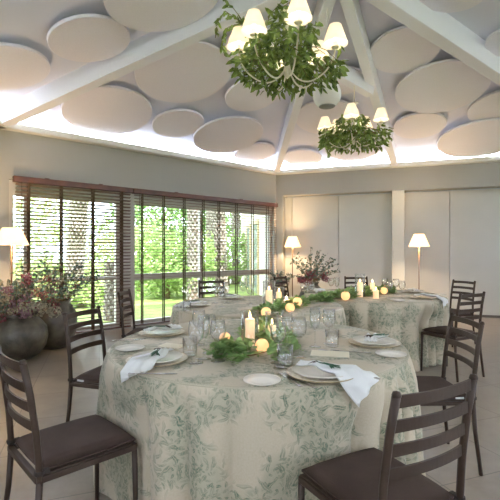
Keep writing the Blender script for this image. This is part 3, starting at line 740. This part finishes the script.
def cutlery(name, p, c, label, Ln=.19, ang=0.):
    d = Matrix.Rotation(ang, 3, 'Z') @ tdir(p, c); rz = atan2(-d.x, d.y); P = Vector((p.x, p.y, PZ + .001))
    if name in protos: return dup(protos[name], P, rz, label)
    t = thing(name, label, 'cutlery', P, rz, 'polished steel cutlery')
    b = MB(); b.add([], [])
    def slab(pts, z=.002):   # pts of (y, halfwidth)
        o = len(b.v)
        for y, w in pts: b.v += [(-w, y, 0), (w, y, 0), (w, y, z), (-w, y, z)]
        for i in range(len(pts) - 1):
            for k in range(4):
                a = o + i * 4 + k; q = o + i * 4 + (k + 1) % 4; b.f.append((a, q, q + 4, a + 4))
        e = o + (len(pts) - 1) * 4; b.f += [(o + 3, o + 2, o + 1, o), (e, e + 1, e + 2, e + 3)]
    slab([(.11, .008), (.09, .009), (.0, .004), (-.01, .0035)], .0025); b.build('handle', M['steel'], t)
    b = MB()
    if name == 'table_knife': slab([(-.01, .006), (-.03, .010), (-.09, .010), (-.11, .003)])
    elif name == 'table_fork':
        slab([(-.01, .0035), (-.03, .011), (-.045, .012)])
        for x in (-.009, -.003, .003, .009): b.box(x - .0016, x + .0016, -.09, -.045, 0, .002)
    else:
        for yy in (0,): b.lathe([(.0, 0.001), (.012, .002), (.019, .007)], (0, 0, 0), 16)
        b.v = [(x, y * 1.45 - .035, z) if True else 0 for x, y, z in b.v]
    b.build('blade' if name == 'table_knife' else 'tines' if name == 'table_fork' else 'bowl', M['steel'], t); protos[name] = t; return t
def menu(p, rz, label, w=.10, l=.20):
    t = thing('menu_card', label, 'menu card', (p.x, p.y, PZ + .0005), rz, 'folded menu cards'); b = MB(); b.box(-w / 2, w / 2, -l / 2, l / 2, 0, .0012); b.build('front_leaf', M['card'], t)
    b = MB(); b.hexa([(-w / 2, -l / 2, .0016), (w / 2, -l / 2, .0016), (w / 2, l / 2, .0016), (-w / 2, l / 2, .0016), (-w / 2, -l / 2, .003), (w / 2, -l / 2, .008), (w / 2, l / 2, .008), (-w / 2, l / 2, .003)]); b.build('back_leaf', M['card'], t)

T1, T2, T3 = [(a[0], a[1]) for a in tabs]; RR = tabs[0][2]
def setting(px, py, c, lab, nang, sang, Ln=.30, W1=.2, ph=0, sm=False, start=-.11):
    p = on(px, py, PZ)
    plate('charger_plate', p, .152, .012, 'wide cream charger plate ' + lab, M['charger'], 'charger plates', rim=M['rimgold'])
    plate('dinner_plate', p, .125, .014, 'cream dinner plate on charger ' + lab, M['ceramic'], 'dinner plates', .0085)
    napkin(p, c, RR, 'white napkin lying over the plate ' + lab, nang, Ln, .05, W1, start, ph)
    if not sm: sprig(p, c, sang, 'dark pod sprig on napkin ' + lab)
setting(157, 361, T1, 'left of the front garland', .62, .9, .215, .16, .3)
setting(162, 334, T1, 'at the back left of the nearest table', -1.9, .6, .12, .12, 1.7)
setting(321, 375, T1, 'at the near right edge of the nearest table', .85, .5, .22, .18, 2.2)
setting(374, 344, T1, 'at the far right edge of the nearest table', 1.4, .5, .10, .13, .9)
setting(196, 306, T2, 'at the left of the middle table', .6, .3, .2, .16, .4)
setting(231, 298.5, T2, 'at the back of the middle table', .6, .3, .14, .14, .4)
setting(313, 291.8, T3, 'at the left back of the far table, behind garland', 2.6, .5, .16, .2, .4, True)
setting(424, 298.5, T3, 'at the near right edge of the far table', .4, .5, .26, .17, 1.4, True)
setting(414, 292.5, T3, 'at the far right of the far table', 1.4, .5, .13, .2, 1.1, True)
for px, py, lb in [(130, 349.5, 'small white side plate at the left rim of the nearest table'), (262, 382, 'small white side plate at the front rim, below the garland'), (391, 355.5, 'small white side plate at the right rim of the nearest table'),
                   (398, 301, 'small white side plate on the near edge of the far table'), (440, 295.2, 'small white side plate at the right rim of the far table')]:
    plate('side_plate', on(px, py, PZ), .078 if py > 310 else .0781, .010, lb, M['ceramic'], 'white side plates')
menu(on(330, 354.5, PZ), 1.35, 'cream menu card lying right of the tumblers on the nearest table')
menu(on(172, 346.5, PZ), 1.1, 'cream menu card between the two left place settings', .08, .14)
cutlery('table_fork', on(289, 379, PZ), T1, 'fork pointing at the front edge, right of the front side plate', ang=.2)
cutlery('table_knife', on(299, 381, PZ), T1, 'knife beside the near right charger plate', ang=.35)
cutlery('table_spoon', on(287, 369, PZ), T1, 'spoon lying just below the right tumbler', ang=1.0)
cutlery('table_knife', on(361, 373, PZ), T1, 'knife right of the near right napkin', ang=-.1)
cutlery('table_spoon', on(329, 352, PZ), T1, 'spoon between the back tumbler and the far right plate', ang=.5)
cutlery('table_knife', on(153, 374, PZ), T1, 'knife at the left front rim below the left plate', ang=-1.0)
cutlery('table_fork', on(131, 340, PZ), T1, 'fork left of the back left charger plate', ang=.3)
cutlery('table_fork', on(350, 352, PZ), T1, 'fork just left of the far right charger plate', ang=.3)
wg = 'wine glasses'
for k, (px, py, lb) in enumerate([(196, 363, 'front wine glass of the left cluster'), (209, 353, 'wine glass in the middle of the left cluster, right of the tumbler'), (218, 361, 'rightmost wine glass of the left cluster beside the garland leaves'), (199, 345, 'rear wine glass of the left cluster, behind the left tumbler'),
     (278, 363, 'wine glass right of the glowing globe candle, behind the front tumbler'), (299, 357, 'wide wine glass standing between the tumbler and the menu card'), (329, 344, 'wine glass at the back right, behind the rear tumbler'),
     (215, 303, 'wine glass on the middle table near the window chair'), (222, 307, 'wine glass on the middle table, right of the left place setting'), (243, 300, 'wine glass at the back of the middle table left of tall candle'), (250, 304, 'wine glass on the middle table beside the tall candle holder'),
     (304, 301.5, 'wine glass beside the white napkin on the middle table'), (311, 299.6, 'wine glass right of the white napkin by the far garland'),
     (389, 298, 'wine glass at the right of the far garland'), (396, 295, 'wine glass near the far right napkin'), (402, 298, 'wine glass nearest the right napkin of the far table'), (385, 294, 'wine glass behind the others on the far table'), (331, 293.6, 'wine glass left of the tall candle holder on the far table')]):
    glassware('wine_glass', WINE, on(px, py, PZ), lb, wg)
for px, py, lb in [(204, 371 - 12, 'slim flute among the left wine glasses'), (287, 352, 'slim flute left of the wide wine glass'), (315, 347, 'slim flute behind the menu card'), (227, 303, 'slim flute near the back of the middle table'), (337, 295, 'slim flute left of candles on the far table')]:
    glassware('flute_glass', FLUTE, on(px, py, PZ), lb, 'flute glasses')
for px, py, lb in [(190, 355, 'tumbler at the left, between plate and wine glasses'), (285, 364.5, 'tumbler in front of the right wine glasses, below the globe candle'), (332, 346.5, 'tumbler at the back right near the menu card'), (187, 303 + 8, 'tumbler on the middle table by the left napkin')]:
    glassware('tumbler', TUMB, on(px, py, PZ), lb, 'water tumblers')

# ------------------------------------------------------------------ candles
AV = []
def pillar_candle(px, py, r, h, label):
    p = on(px, py, PZ); p.z = PZ; AV.append((p.x, p.y, r + .006, h)); t = thing('pillar_candle', label, 'candle', p, 0, 'lit pillar candles')
    b = MB(); b.lathe([(r, 0), (r, h - .003), (r - .004, h), (r * .7, h - .004), (0, h - .007)], n=24, cap0=True); b.build('wax_body', M['wax'], t, True)
    b = MB(); b.tube([(0, 0, h - .008), (0.001, 0, h + .008)], .0012, 5); b.build('wick', M['wick'], t)
    b = MB(); b.lathe([(.0005, h + .004), (.006, h + .012), (.0065, h + .019), (.003, h + .032), (.0003, h + .042)], n=10); b.build('flame', M['flame'], t, True)
    l = bpy.data.lights.new('candle_light', 'POINT'); l.energy = .35; l.color = (1, .62, .3); l.shadow_soft_size = .012
    o = bpy.data.objects.new('candle_light', l); COL.objects.link(o); o.location = p + Vector((0, 0, h + .025))
def globe_candle(px, py, r, label):
    p = on(px, py, PZ); p.z = PZ; AV.append((p.x, p.y, r + .006, 2 * r)); t = thing('globe_candle', label, 'candle', p, 0, 'round globe candles')
    pr = [(r * sin(a) if a > .3 else r * .3, r * .96 - r * cos(a)) for a in [.3 + i * (2.35) / 12 for i in range(13)]]; zt = pr[-1][1]
    b = MB(); b.lathe(pr + [(pr[-1][0] * .92, zt + .001), (pr[-1][0] * .85, zt - .012), (0, zt - .016)], n=24, cap0=True); b.v = [(x, y, z - pr[0][1]) for x, y, z in b.v]; b.build('wax_globe', M['globe'], t, True)
    b = MB(); b.tube([(0, 0, zt - .02 - pr[0][1]), (0, 0, zt - .002 - pr[0][1])], .0012, 5); b.build('wick', M['wick'], t)
def hurricane(px, py, r, h, label):
    p = on(px, py, PZ); p.z = PZ; AV.append((p.x, p.y, r, h)); t = thing('glass_cylinder', label, 'candle holder', p, 0, 'glass hurricane cylinders')
    b = MB(); b.lathe([(r, .0), (r, h), (r - .003, h), (r - .003, .0)], n=32); b.build('glass_wall', M['glass'], t, True)
    b = MB(); b.lathe([(r + .0006, h - .003), (r + .0012, h), (r - .003, h + .001)], n=32); b.build('glass_rim', M['grim'], t, True)
pillar_candle(250, 345, .028, .155, 'tall lit pillar candle in the front glass cylinder')
hurricane(250, 345, .052, .20, 'front glass cylinder around the tallest candle on the nearest table')
pillar_candle(272, 339, .026, .085, 'shorter lit pillar candle in the second glass cylinder, nearest table')
hurricane(272, 339, .043, .17, 'second glass cylinder on the nearest table, right of the tall candle')
globe_candle(262, 352, .037, 'glowing round candle in front, right of the tall pillar candle')
globe_candle(225, 343.5, .034, 'glowing round candle half hidden behind the left garland leaves')
globe_candle(260, 330, .034, 'glowing round candle behind the two glass cylinders')
pillar_candle(269, 309, .033, .18, 'tall lit pillar candle on the middle table')
hurricane(269, 309, .062, .27, 'tall glass cylinder on the middle table around its pillar candle')
pillar_candle(279, 303, .03, .12, 'medium pillar candle behind the tall one, middle table')
pillar_candle(286.5, 305, .03, .055, 'short stub candle between round candles, middle table')
hurricane(279, 303, .055, .17, 'smaller glass cylinder on the middle table')
globe_candle(297.5, 306, .045, 'round glowing candle by the garland bend, right one of the pair')
globe_candle(290, 312, .042, 'round glowing candle nearest the front of the middle table')
globe_candle(266, 317, .042, 'round glowing candle left of the middle table garland')
pillar_candle(360, 297, .033, .18, 'tall lit pillar candle in the glass cylinder on the far table')
hurricane(360, 297, .062, .28, 'tall glass cylinder on the far table')
pillar_candle(372.5, 294.5, .03, .15, 'tall lit candle right of the far glass cylinder')
pillar_candle(376, 298.5, .034, .095, 'stout short candle at the right end of the far group')
globe_candle(345.5, 300, .05, 'round glowing candle at the left of the far garland')
globe_candle(384, 294, .045, 'round candle behind the stout candle on the far table')

# ------------------------------------------------------------------ garlands
def clear(p, m=.022):
    for x, y, r, h in AV:
        if (p.x - x) ** 2 + (p.y - y) ** 2 < (r + m) ** 2 and p.z < PZ + h + m: return False
        if h < .1 and abs(p.x - x) < r and 0 < y - p.y < .14 and p.z > PZ + .018: return False
    return True
def garland(pts, wid, n, label, ztop=.06, ls=.05):
    pts = [on(a, c, PZ) for a, c in pts]; o = pts[len(pts) // 2].copy(); o.z = PZ; t = thing('leafy_garland', label, 'garland', o, 0, 'leafy table garlands')
    L = [0]
    for i in range(1, len(pts)): L.append(L[-1] + (pts[i] - pts[i - 1]).length)
    def pt(q):
        q *= L[-1]
        for i in range(1, len(L)):
            if q <= L[i] + 1e-9: f = (q - L[i - 1]) / (L[i] - L[i - 1]); return pts[i - 1].lerp(pts[i], f), (pts[i] - pts[i - 1]).normalized()
        return pts[-1], (pts[-1] - pts[-2]).normalized()
    def inside(p):
        return any((p.x - c[0]) ** 2 + (p.y - c[1]) ** 2 < (RR - .01) ** 2 for c in (T1, T2, T3))
    A, B = MB(), MB()
    for i in range(n):
        q = R(); p, d = pt(q); sd = Vector((-d.y, d.x, 0)); w = wid * (1 - .5 * abs(2 * q - 1) ** 4); v = U(-1, 1)
        z = .008 + ztop * (1 - v * v) * R() ** .7; x = p + sd * v * w; x.z = PZ + z
        dirn = sd * (v + U(-.6, .6)) + d * U(-1, 1) + Vector((0, 0, U(-.1, .7)))
        s_ = ls * U(.7, 1.25); tip = x + dirn.normalized() * s_
        if not clear(x) or not clear(tip) or not clear((x + tip) / 2) or not inside(tip): continue
        if tip.z < PZ + .006: dirn.z = abs(dirn.z)
        if i % 5 < 3: A.round_leaf(x - o, dirn, Vector((U(-.5, .5), U(-.5, .5), 1)), s_, s_ * .8)
        else: A.leaf(x - o, dirn, Vector((U(-.5, .5), U(-.5, .5), 1)), s_ * 1.2, s_ * .5, .08)
    nf = n // 22
    for i in range(nf):                                   # fern fronds towards the rim of the garland
        q = R(); p, d = pt(q); sd = Vector((-d.y, d.x, 0)) * random.choice((-1, 1)); dirn = (sd + d * U(-.8, .8)).normalized(); st = p + sd * wid * .3; st.z = PZ + .014; FL = wid * U(.85, 1.35)
        q2 = dirn.cross(Vector((0, 0, 1)))
        for k in range(12):
            f = k / 12; c = st + dirn * FL * f; c.z = PZ + .014 + .02 * sin(pi * f) ; w = .035 * (1 - f * .8)
            for s2 in (-1, 1):
                tip = c + (dirn * .5 + q2 * s2) * w
                if clear(c) and clear(tip) and inside(tip): B.leaf(c - o, dirn * .5 + q2 * s2, Vector((0, 0, 1)), w, .010, .03)
    f = A.build('eucalyptus_foliage', M['leafB'], t); f['kind'] = 'stuff'; g = B.build('fern_foliage', M['leafC'], t); g['kind'] = 'stuff'
    S = MB(); S.tube([pt(k / 16)[0] - o + Vector((0, 0, .006)) for k in range(17)], .0035, 6); S.build('branch', M['twig'], t)
garland([(212, 358), (232, 357), (250, 357), (268, 352), (268, 337), (258, 327)], .13, 900, 'leafy eucalyptus and fern garland around the front candles', .07, .055)
garland([(262, 316), (274, 310), (288, 307), (300, 303)], .13, 900, 'leafy green garland winding across the middle table candles', .05, .05)
garland([(316, 302), (326, 301), (345, 297), (362, 294.5), (384, 292.5), (394, 293)], .14, 1300, 'long leafy garland lying across the far table', .07, .06)

# ------------------------------------------------------------------ lamps
def warm(p, e, size=.04, col=(1, .70, .40), name='lamp_light'):
    l = bpy.data.lights.new(name, 'POINT'); l.energy = e; l.color = col; l.shadow_soft_size = size; o = bpy.data.objects.new(name, l); COL.objects.link(o); o.location = p
def floor_lamp(px, pyt, pyb, y, label, e, wr=.19, tr=.095):
    top = at(px, pyt, y); bot = at(px, pyb, y); h = top.z - bot.z; t = thing('floor_lamp', label, 'floor lamp', (top.x, y, 0), 0, 'warm floor lamps')
    b = MB(); b.lathe([(wr, bot.z), (tr, top.z), (tr - .002, top.z), (wr - .002, bot.z)], n=40); b.build('lamp_shade', M['shade'], t, True)
    b = MB(); b.tube([(0, 0, .02), (0, 0, bot.z + h * .45)], .009, 10); b.build('pole', M['brass'], t, True)
    b = MB(); b.lathe([(0, 0), (.14, 0), (.14, .012), (.02, .025), (.01, .04)], n=32); b.build('base', M['brass'], t, True)
    b = MB(); b.lathe([(.0, .0), (.018, .01), (.028, .04), (.02, .07), (0, .08)], (0, 0, bot.z + h * .45), 16); b.build('bulb', M['bulb'], t, True)
    b = MB(); b.tube([(.05, 0, bot.z + .03), (.05, 0, bot.z - .16)], .0015, 5); b.lathe([(0, bot.z - .175), (.006, bot.z - .17), (0, bot.z - .155)], (.05, 0, 0), 8); b.build('pull_chain', M['brass'], t)
    for k in range(3):
        b = MB(); an = k * 2.094; b.tube([(0, 0, top.z - .01), (tr * cos(an), tr * sin(an), top.z - .01)], .0015, 5); b.build('spider_arm', M['brass'], t)
    warm(Vector((top.x, y, bot.z + h * .62)), e, .05)
floor_lamp(11.5, 228, 245, 5.35, 'floor lamp with cream shade at the left edge behind the flowers', 34, .205, .105)
floor_lamp(292.5, 236.5, 247, 9.0, 'distant floor lamp glowing in the corner beside the window', 40, .178, .092)
floor_lamp(419, 234, 246.5, 7.75, 'floor lamp with thin pole standing beside the pillar at right', 38, .185, .09)

def chandelier(c, label, arms, seed, strands, n, hang_to, zo=-.06, zs=.27):
    rnd = random.Random(seed); t = thing('chandelier', label, 'chandelier', c, 0, 'candle-shade chandeliers with greenery')
    b = MB(); b.lathe([(.006, .95 if False else hang_to), (.006, .36), (.02, .35), (.06, .335), (.045, .32), (.018, .30), (.03, .24), (.038, .18), (.02, .12), (.012, -.05), (.03, -.15), (.04, -.18), (.02, -.22), (0, -.24)], n=16); b.build('central_stem', M['ivory'], t, True)
    for an, r, dz in arms:
        ca, sa = cos(an), sin(an)
        prof = [(0.02, -.16), (r * .25, -.245), (r * .5, -.26), (r * .78, -.19), (r * .95, -.09), (r, 0)]
        pts = []
        for i in range(len(prof) - 1):
            for k in range(4):
                f = k / 4; p0 = prof[max(i - 1, 0)]; p1 = prof[i]; p2 = prof[i + 1]; p3 = prof[min(i + 2, len(prof) - 1)]
                g = [.5 * ((2 * p1[j]) + (-p0[j] + p2[j]) * f + (2 * p0[j] - 5 * p1[j] + 4 * p2[j] - p3[j]) * f * f + (-p0[j] + 3 * p1[j] - 3 * p2[j] + p3[j]) * f ** 3) for j in (0, 1)]; pts.append(g)
        pts.append(prof[-1])
        b = MB(); b.tube([(g[0] * ca, g[0] * sa, g[1] + dz * (g[0] / r) ** 2) for g in pts], .007, 8); a = b.build('arm', M['ivory'], t, True)
        b = MB(); b.lathe([(0, 0), (.012, 0), (.03, .012), (.034, .02), (.012, .022), (.012, .07), (0, .07)], (r * ca, r * sa, dz), 14); b.build('candle_cup', M['ivory'], a, True)
        z0 = dz + .045
        b = MB(); b.lathe([(.105, z0), (.052, z0 + .155), (.050, z0 + .155), (.103, z0)], (r * ca, r * sa, 0), 28); sh = b.build('lamp_shade', M['shadeC'], t, True)
        b = MB(); b.lathe([(0, dz + .07), (.012, dz + .08), (.017, dz + .10), (.008, dz + .13), (0, dz + .14)], (r * ca, r * sa, 0), 10); b.build('bulb', M['bulb'], sh, True)
        warm(Vector(c) + Vector((r * ca, r * sa, dz + .105)), .5, .02, (1, .84, .62), 'chandelier_bulb_light')
    # greenery wound round the arms
    G = MB(); T = MB()
    AP_ = [Vector((g * cos(an), g * sin(an), zz + dz * (g / r) ** 2)) for an, r, dz in arms for g, zz in ((r * .25, -.245), (r * .4, -.257), (r * .55, -.255), (r * .7, -.22), (r * .82, -.175), (r * .92, -.11), (r, -.03))]
    def ok(p):
        for a in AP_:
            if a.y < .12 and abs(p.x - a.x) < .03 and abs(p.z - a.z + (a.y - p.y) * .45) < .03 and p.y < a.y + .02: return False
        for an, r, dz in arms:
            if (p.x - r * cos(an)) ** 2 + (p.y - r * sin(an)) ** 2 < .115 ** 2 and p.z > dz + .02: return False
            if sin(an) < .7 and abs(p.x - r * cos(an)) < .085 and p.y < r * sin(an) and p.z > dz + .03 - .4 * (r * sin(an) - p.y): return False
        return p.x * p.x + p.y * p.y > .03 ** 2
    k = 0
    while k < n:
        th = rnd.uniform(0, 2 * pi); rr = .44 * rnd.random() ** .45; z = zo + (zs - .12 * rr / .44) * rnd.uniform(-1, 1) + (.08 * (1 - rr / .44))
        p = Vector((rr * cos(th), rr * sin(th), z)); k += 1
        d = Vector((cos(th) * .7 + rnd.uniform(-.8, .8), sin(th) * .7 + rnd.uniform(-.8, .8), rnd.uniform(-1.1, .5)))
        L_ = rnd.uniform(.065, .108); 
        if ok(p) and ok(p + d.normalized() * L_): G.leaf(p, d, Vector((rnd.uniform(-1, 1), rnd.uniform(-1, 1), .6)), L_, L_ * .42)
    for k in range(46):
        th = rnd.uniform(0, 6.28); r0 = rnd.uniform(.15, .36); p0 = Vector((r0 * cos(th), r0 * sin(th), -.1)); d = Vector((cos(th + 1.2), sin(th + 1.2), -.25)); T.tube([p0, p0 + d * .09, p0 + d * .17 + Vector((0, 0, -.04))], .0025, 5)
    for pts in strands:
        pts = [Vector(q) for q in pts]; T.tube(pts, .003, 5)
        for i in range(len(pts) - 1):
            for f in (0, .33, .66):
                p = pts[i].lerp(pts[i + 1], f)
                for s_ in (-1, 1):
                    d = (pts[i + 1] - pts[i]).normalized() + Vector((rnd.uniform(-1, 1), rnd.uniform(-1, 1), rnd.uniform(-1, .3))); G.leaf(p, d, Vector((rnd.uniform(-1, 1), rnd.uniform(-1, 1), .5)), .07, .03)
    g = G.build('ruscus_foliage', M['leafA'], t); g['kind'] = 'stuff'; T.build('twigs', M['twig'], t)['kind'] = 'stuff'
    return t
c1 = Vector((.315, 3.5, 3.0)); c2 = Vector((1.44, 5.72, 3.02))
ang1 = [(radians(-82), .37, .02), (radians(-142), .36, 0), (radians(176), .41, 0), (radians(-4), .40, 0), (radians(40), .40, 0), (radians(105), .38, 0)]
chandelier(c1, 'big near chandelier with lit cream shades and thick trailing green leaves', ang1, 5,
    [[(-.3, -.05, .1), (-.42, -.08, .22), (-.52, -.1, .28), (-.58, -.1, .2), (-.6, -.1, .06)], [(-.3, 0, .15), (-.45, -.1, .3), (-.55, -.12, .38), (-.5, -.12, .46)], [(-.38, 0, .24), (-.5, 0, .2), (-.55, 0, .05), (-.53, 0, -.04)],
     [(.3, 0, -.05), (.4, -.05, -.12), (.45, -.05, -.22)], [(-.1, -.1, .1), (-.05, -.12, .3), (.1, -.12, .4)], [(-.2, -.05, .1), (-.15, -.05, .28), (-.02, -.05, .42)],
     [(-.2, -.1, -.15), (-.22, -.12, -.25), (-.2, -.12, -.33)], [(.1, -.1, -.15), (.15, -.12, -.27)]], 1500, 1.1)
ang2 = [(radians(175), .40, -.05), (radians(-110), .36, .0), (radians(42), .27, 0.0), (radians(0), .37, .06), (radians(120), .35, 0)]
chandelier(c2, 'smaller far chandelier with leafy basket, hanging from the tie beam', ang2, 9,
    [[(-.35, -.1, -.1), (-.4, -.1, -.22), (-.38, -.1, -.36), (-.37, -.1, -.42)], [(-.3, 0, 0), (-.45, 0, -.02), (-.5, 0, -.1)], [(.3, 0, -.05), (.45, 0, -.08), (.52, 0, -.16)], [(.2, -.1, -.12), (.3, -.1, -.28)], [(-.05, -.2, -.12), (-.03, -.2, -.32)]], 1250, .60, -.11, .24)
# globe speaker
p = at(327, 95, 4.42); t = thing('globe_speaker', 'white globe-shaped pendant speaker below the big chandelier leaves', 'speaker', p)
r = .15; b = MB(); b.lathe([(.085, -.124)] + [(r * sin(a), -r * cos(a)) for a in [.62 + i * .25 for i in range(10)]] + [(.02, .150), (0, .155)], n=36); b.build('shell', M['white_pl'], t, True)
b = MB(); b.lathe([(0, -.130), (.078, -.128), (.088, -.122), (.088, -.118), (0, -.118)], n=32); b.build('grille', M['grey_pl'], t, True)
b = MB(); b.tube([(0, 0, .15), (0, 0, .92)], .004, 6); b.build('hanging_cable', M['white_pl'], t)

# ------------------------------------------------------------------ flower pots
def pot(px, pyb, y, prof, label, fol, spread, hgt, nleaf, heads):
    x = (px - 250) / F * y; t = thing('potted_flowers', label, 'flower pot', (x, y, 0), 0, 'stoneware pots with dried flowers')
    pr = prof + [(prof[-1][0] - .02, prof[-1][1]), (prof[-1][0] - .025, prof[-1][1] - .08), (0, prof[-1][1] - .1)]
    b = MB(); b.lathe(pr, n=48, cap0=True); b.build('pot', M['pot'], t, True)
    zt = prof[-1][1]; rt = prof[-1][0] - .035
    G = MB(); S = MB()
    for k in range(fol):
        th = U(0, 6.28); q = R() ** .6; d = Vector((cos(th) * q * spread, sin(th) * q * spread * .9, hgt * U(.5, 1.) * (1 - .55 * q * q)))
        p0 = Vector((cos(th) * rt * q, sin(th) * rt * q, zt - .03)); pts = [p0 + Vector((d.x * f * f * .5 + d.x * f * .5 - 0, d.y * f * f * .5 + d.y * f * .5, d.z * (1.25 * f - .25 * f ** 3))) for f in [i / 7 for i in range(8)]]
        S.tube(pts, .003, 5)
        for i in range(2, 8):
            for s_ in range(nleaf):
                p = pts[i] + Vector((U(-.02, .02), U(-.02, .02), U(-.02, .02))); dd = Vector((U(-1, 1), U(-1, 1), U(-.4, .9))); G.round_leaf(p, dd, Vector((U(-1, 1), U(-1, 1), .5)), U(.03, .055), U(.022, .04))
    G.build('eucalyptus_foliage', M['leafG'], t)['kind'] = 'stuff'; S.build('stems', M['twig'], t)['kind'] = 'stuff'
    for k, (dx, dy, dz, rr, mm) in enumerate(heads):
        b = MB()
        for i in range(int(150 * (rr / .1) ** 1.6)):
            v = Vector((U(-1, 1), U(-1, 1), U(-1, 1)))
            if v.length < .1 or v.length > 1: continue
            v.normalize(); q = v * rr * U(.7, 1.); q.z *= .8; b.round_leaf(q, Vector((U(-1, 1), U(-1, 1), U(-1, 1))), v, rr * .35, rr * .3)
        b.build('blossom', M[mm], t, False, (dx, dy, zt + dz))
    return t
big = [(.16, 0), (.24, .05), (.31, .15), (.335, .27), (.32, .38), (.26, .46), (.215, .50), (.21, .53), (.235, .56)]
def hd(n, rx, ry, z0, z1, r0, r1, cols, sd):
    rnd = random.Random(sd); out = []
    for i in range(n):
        th = rnd.uniform(0, 6.28); q = rnd.random() ** .5; out.append((cos(th) * q * rx, sin(th) * q * ry, rnd.uniform(z0, z1) * (1 - .6 * q) + .0 - .05 * q, rnd.uniform(r0, r1), rnd.choice(cols)))
    return out
pot(18, 360, 5.05, big, 'nearer squat stoneware pot of dried flowers at the left edge', 34, .50, .66, 3, hd(46, .44, .36, .05, .52, .05, .09, ['petC', 'petB', 'petM', 'petC', 'petM'], 4) + hd(16, .3, .10, .0, .12, .05, .08, ['petC', 'petM', 'petC', 'petB'], 21) + [(-.16, -.28, -.10, .06, 'petB'), (-.02, -.33, -.02, .07, 'petB'), (.1, -.3, .06, .06, 'petC'), (-.24, -.2, .0, .06, 'petM')])
pot(54, 347, 5.68, [(.17, 0), (.23, .06), (.285, .2), (.30, .36), (.28, .48), (.23, .56), (.20, .60), (.22, .64)], 'taller stoneware pot with cream blossoms, right behind the squat one', 34, .46, .72, 3, hd(36, .36, .3, .08, .48, .045, .08, ['petC', 'petC', 'petM', 'petB'], 8) + [(.12, -.27, -.12, .055, 'petB'), (.14, -.27, -.03, .06, 'petB')])
pot(312, 0, 7.95, [(.14, 0), (.2, .08), (.26, .25), (.27, .42), (.2, .58), (.12, .66), (.11, .68), (.14, .72)], 'dark vase with burgundy blossoms and sprays, under the corner lamp', 44, .48, .72, 2, hd(20, .3, .25, .12, .36, .06, .09, ['petB', 'petB', 'petB', 'petM'], 12))
pot(278, 0, 8.3, [(.12, 0), (.17, .08), (.2, .25), (.2, .42), (.16, .54), (.1, .60), (.12, .64)], 'small flower pot in the window corner with red and mauve blossoms', 18, .24, .42, 2, hd(9, .18, .14, .02, .28, .05, .075, ['petB', 'petM', 'petC'], 15))

# ------------------------------------------------------------------ light, sky, camera
w = bpy.data.worlds.new('sky'); SC.world = w; w.use_nodes = True; nt = w.node_tree; nt.nodes.clear()
o = N(nt, 'ShaderNodeOutputWorld'); bg = N(nt, 'ShaderNodeBackground'); bg.inputs[0].default_value = (.76, .86, 1., 1); bg.inputs[1].default_value = 3.2; nt.links.new(bg.outputs[0], o.inputs[0])
s = bpy.data.lights.new('sun', 'SUN'); s.energy = 5.0; s.angle = .02; s.color = (1, .97, .93); so = bpy.data.objects.new('sun', s); COL.objects.link(so); so.rotation_euler = Vector((-.35, .62, -.75)).to_track_quat('-Z', 'Y').to_euler()
cam = bpy.data.cameras.new('camera'); cam.sensor_width = 36; cam.lens = F / 500 * 36; cam.shift_y = .004; cam.clip_start = .02
co = bpy.data.objects.new('camera', cam); COL.objects.link(co); co.location = (0, 0, CH); co.rotation_euler = (pi / 2, 0, 0); SC.camera = co
SC.view_settings.view_transform = 'Standard'; SC.view_settings.look = 'None'; SC.view_settings.gamma = 1; SC.view_settings.use_curve_mapping = False
SC.view_settings.exposure = 1.45
SC.cycles.use_denoising = True
SC.cycles.max_bounces = 10; SC.cycles.diffuse_bounces = 5; SC.cycles.transparent_max_bounces = 24; SC.cycles.sample_clamp_indirect = 6
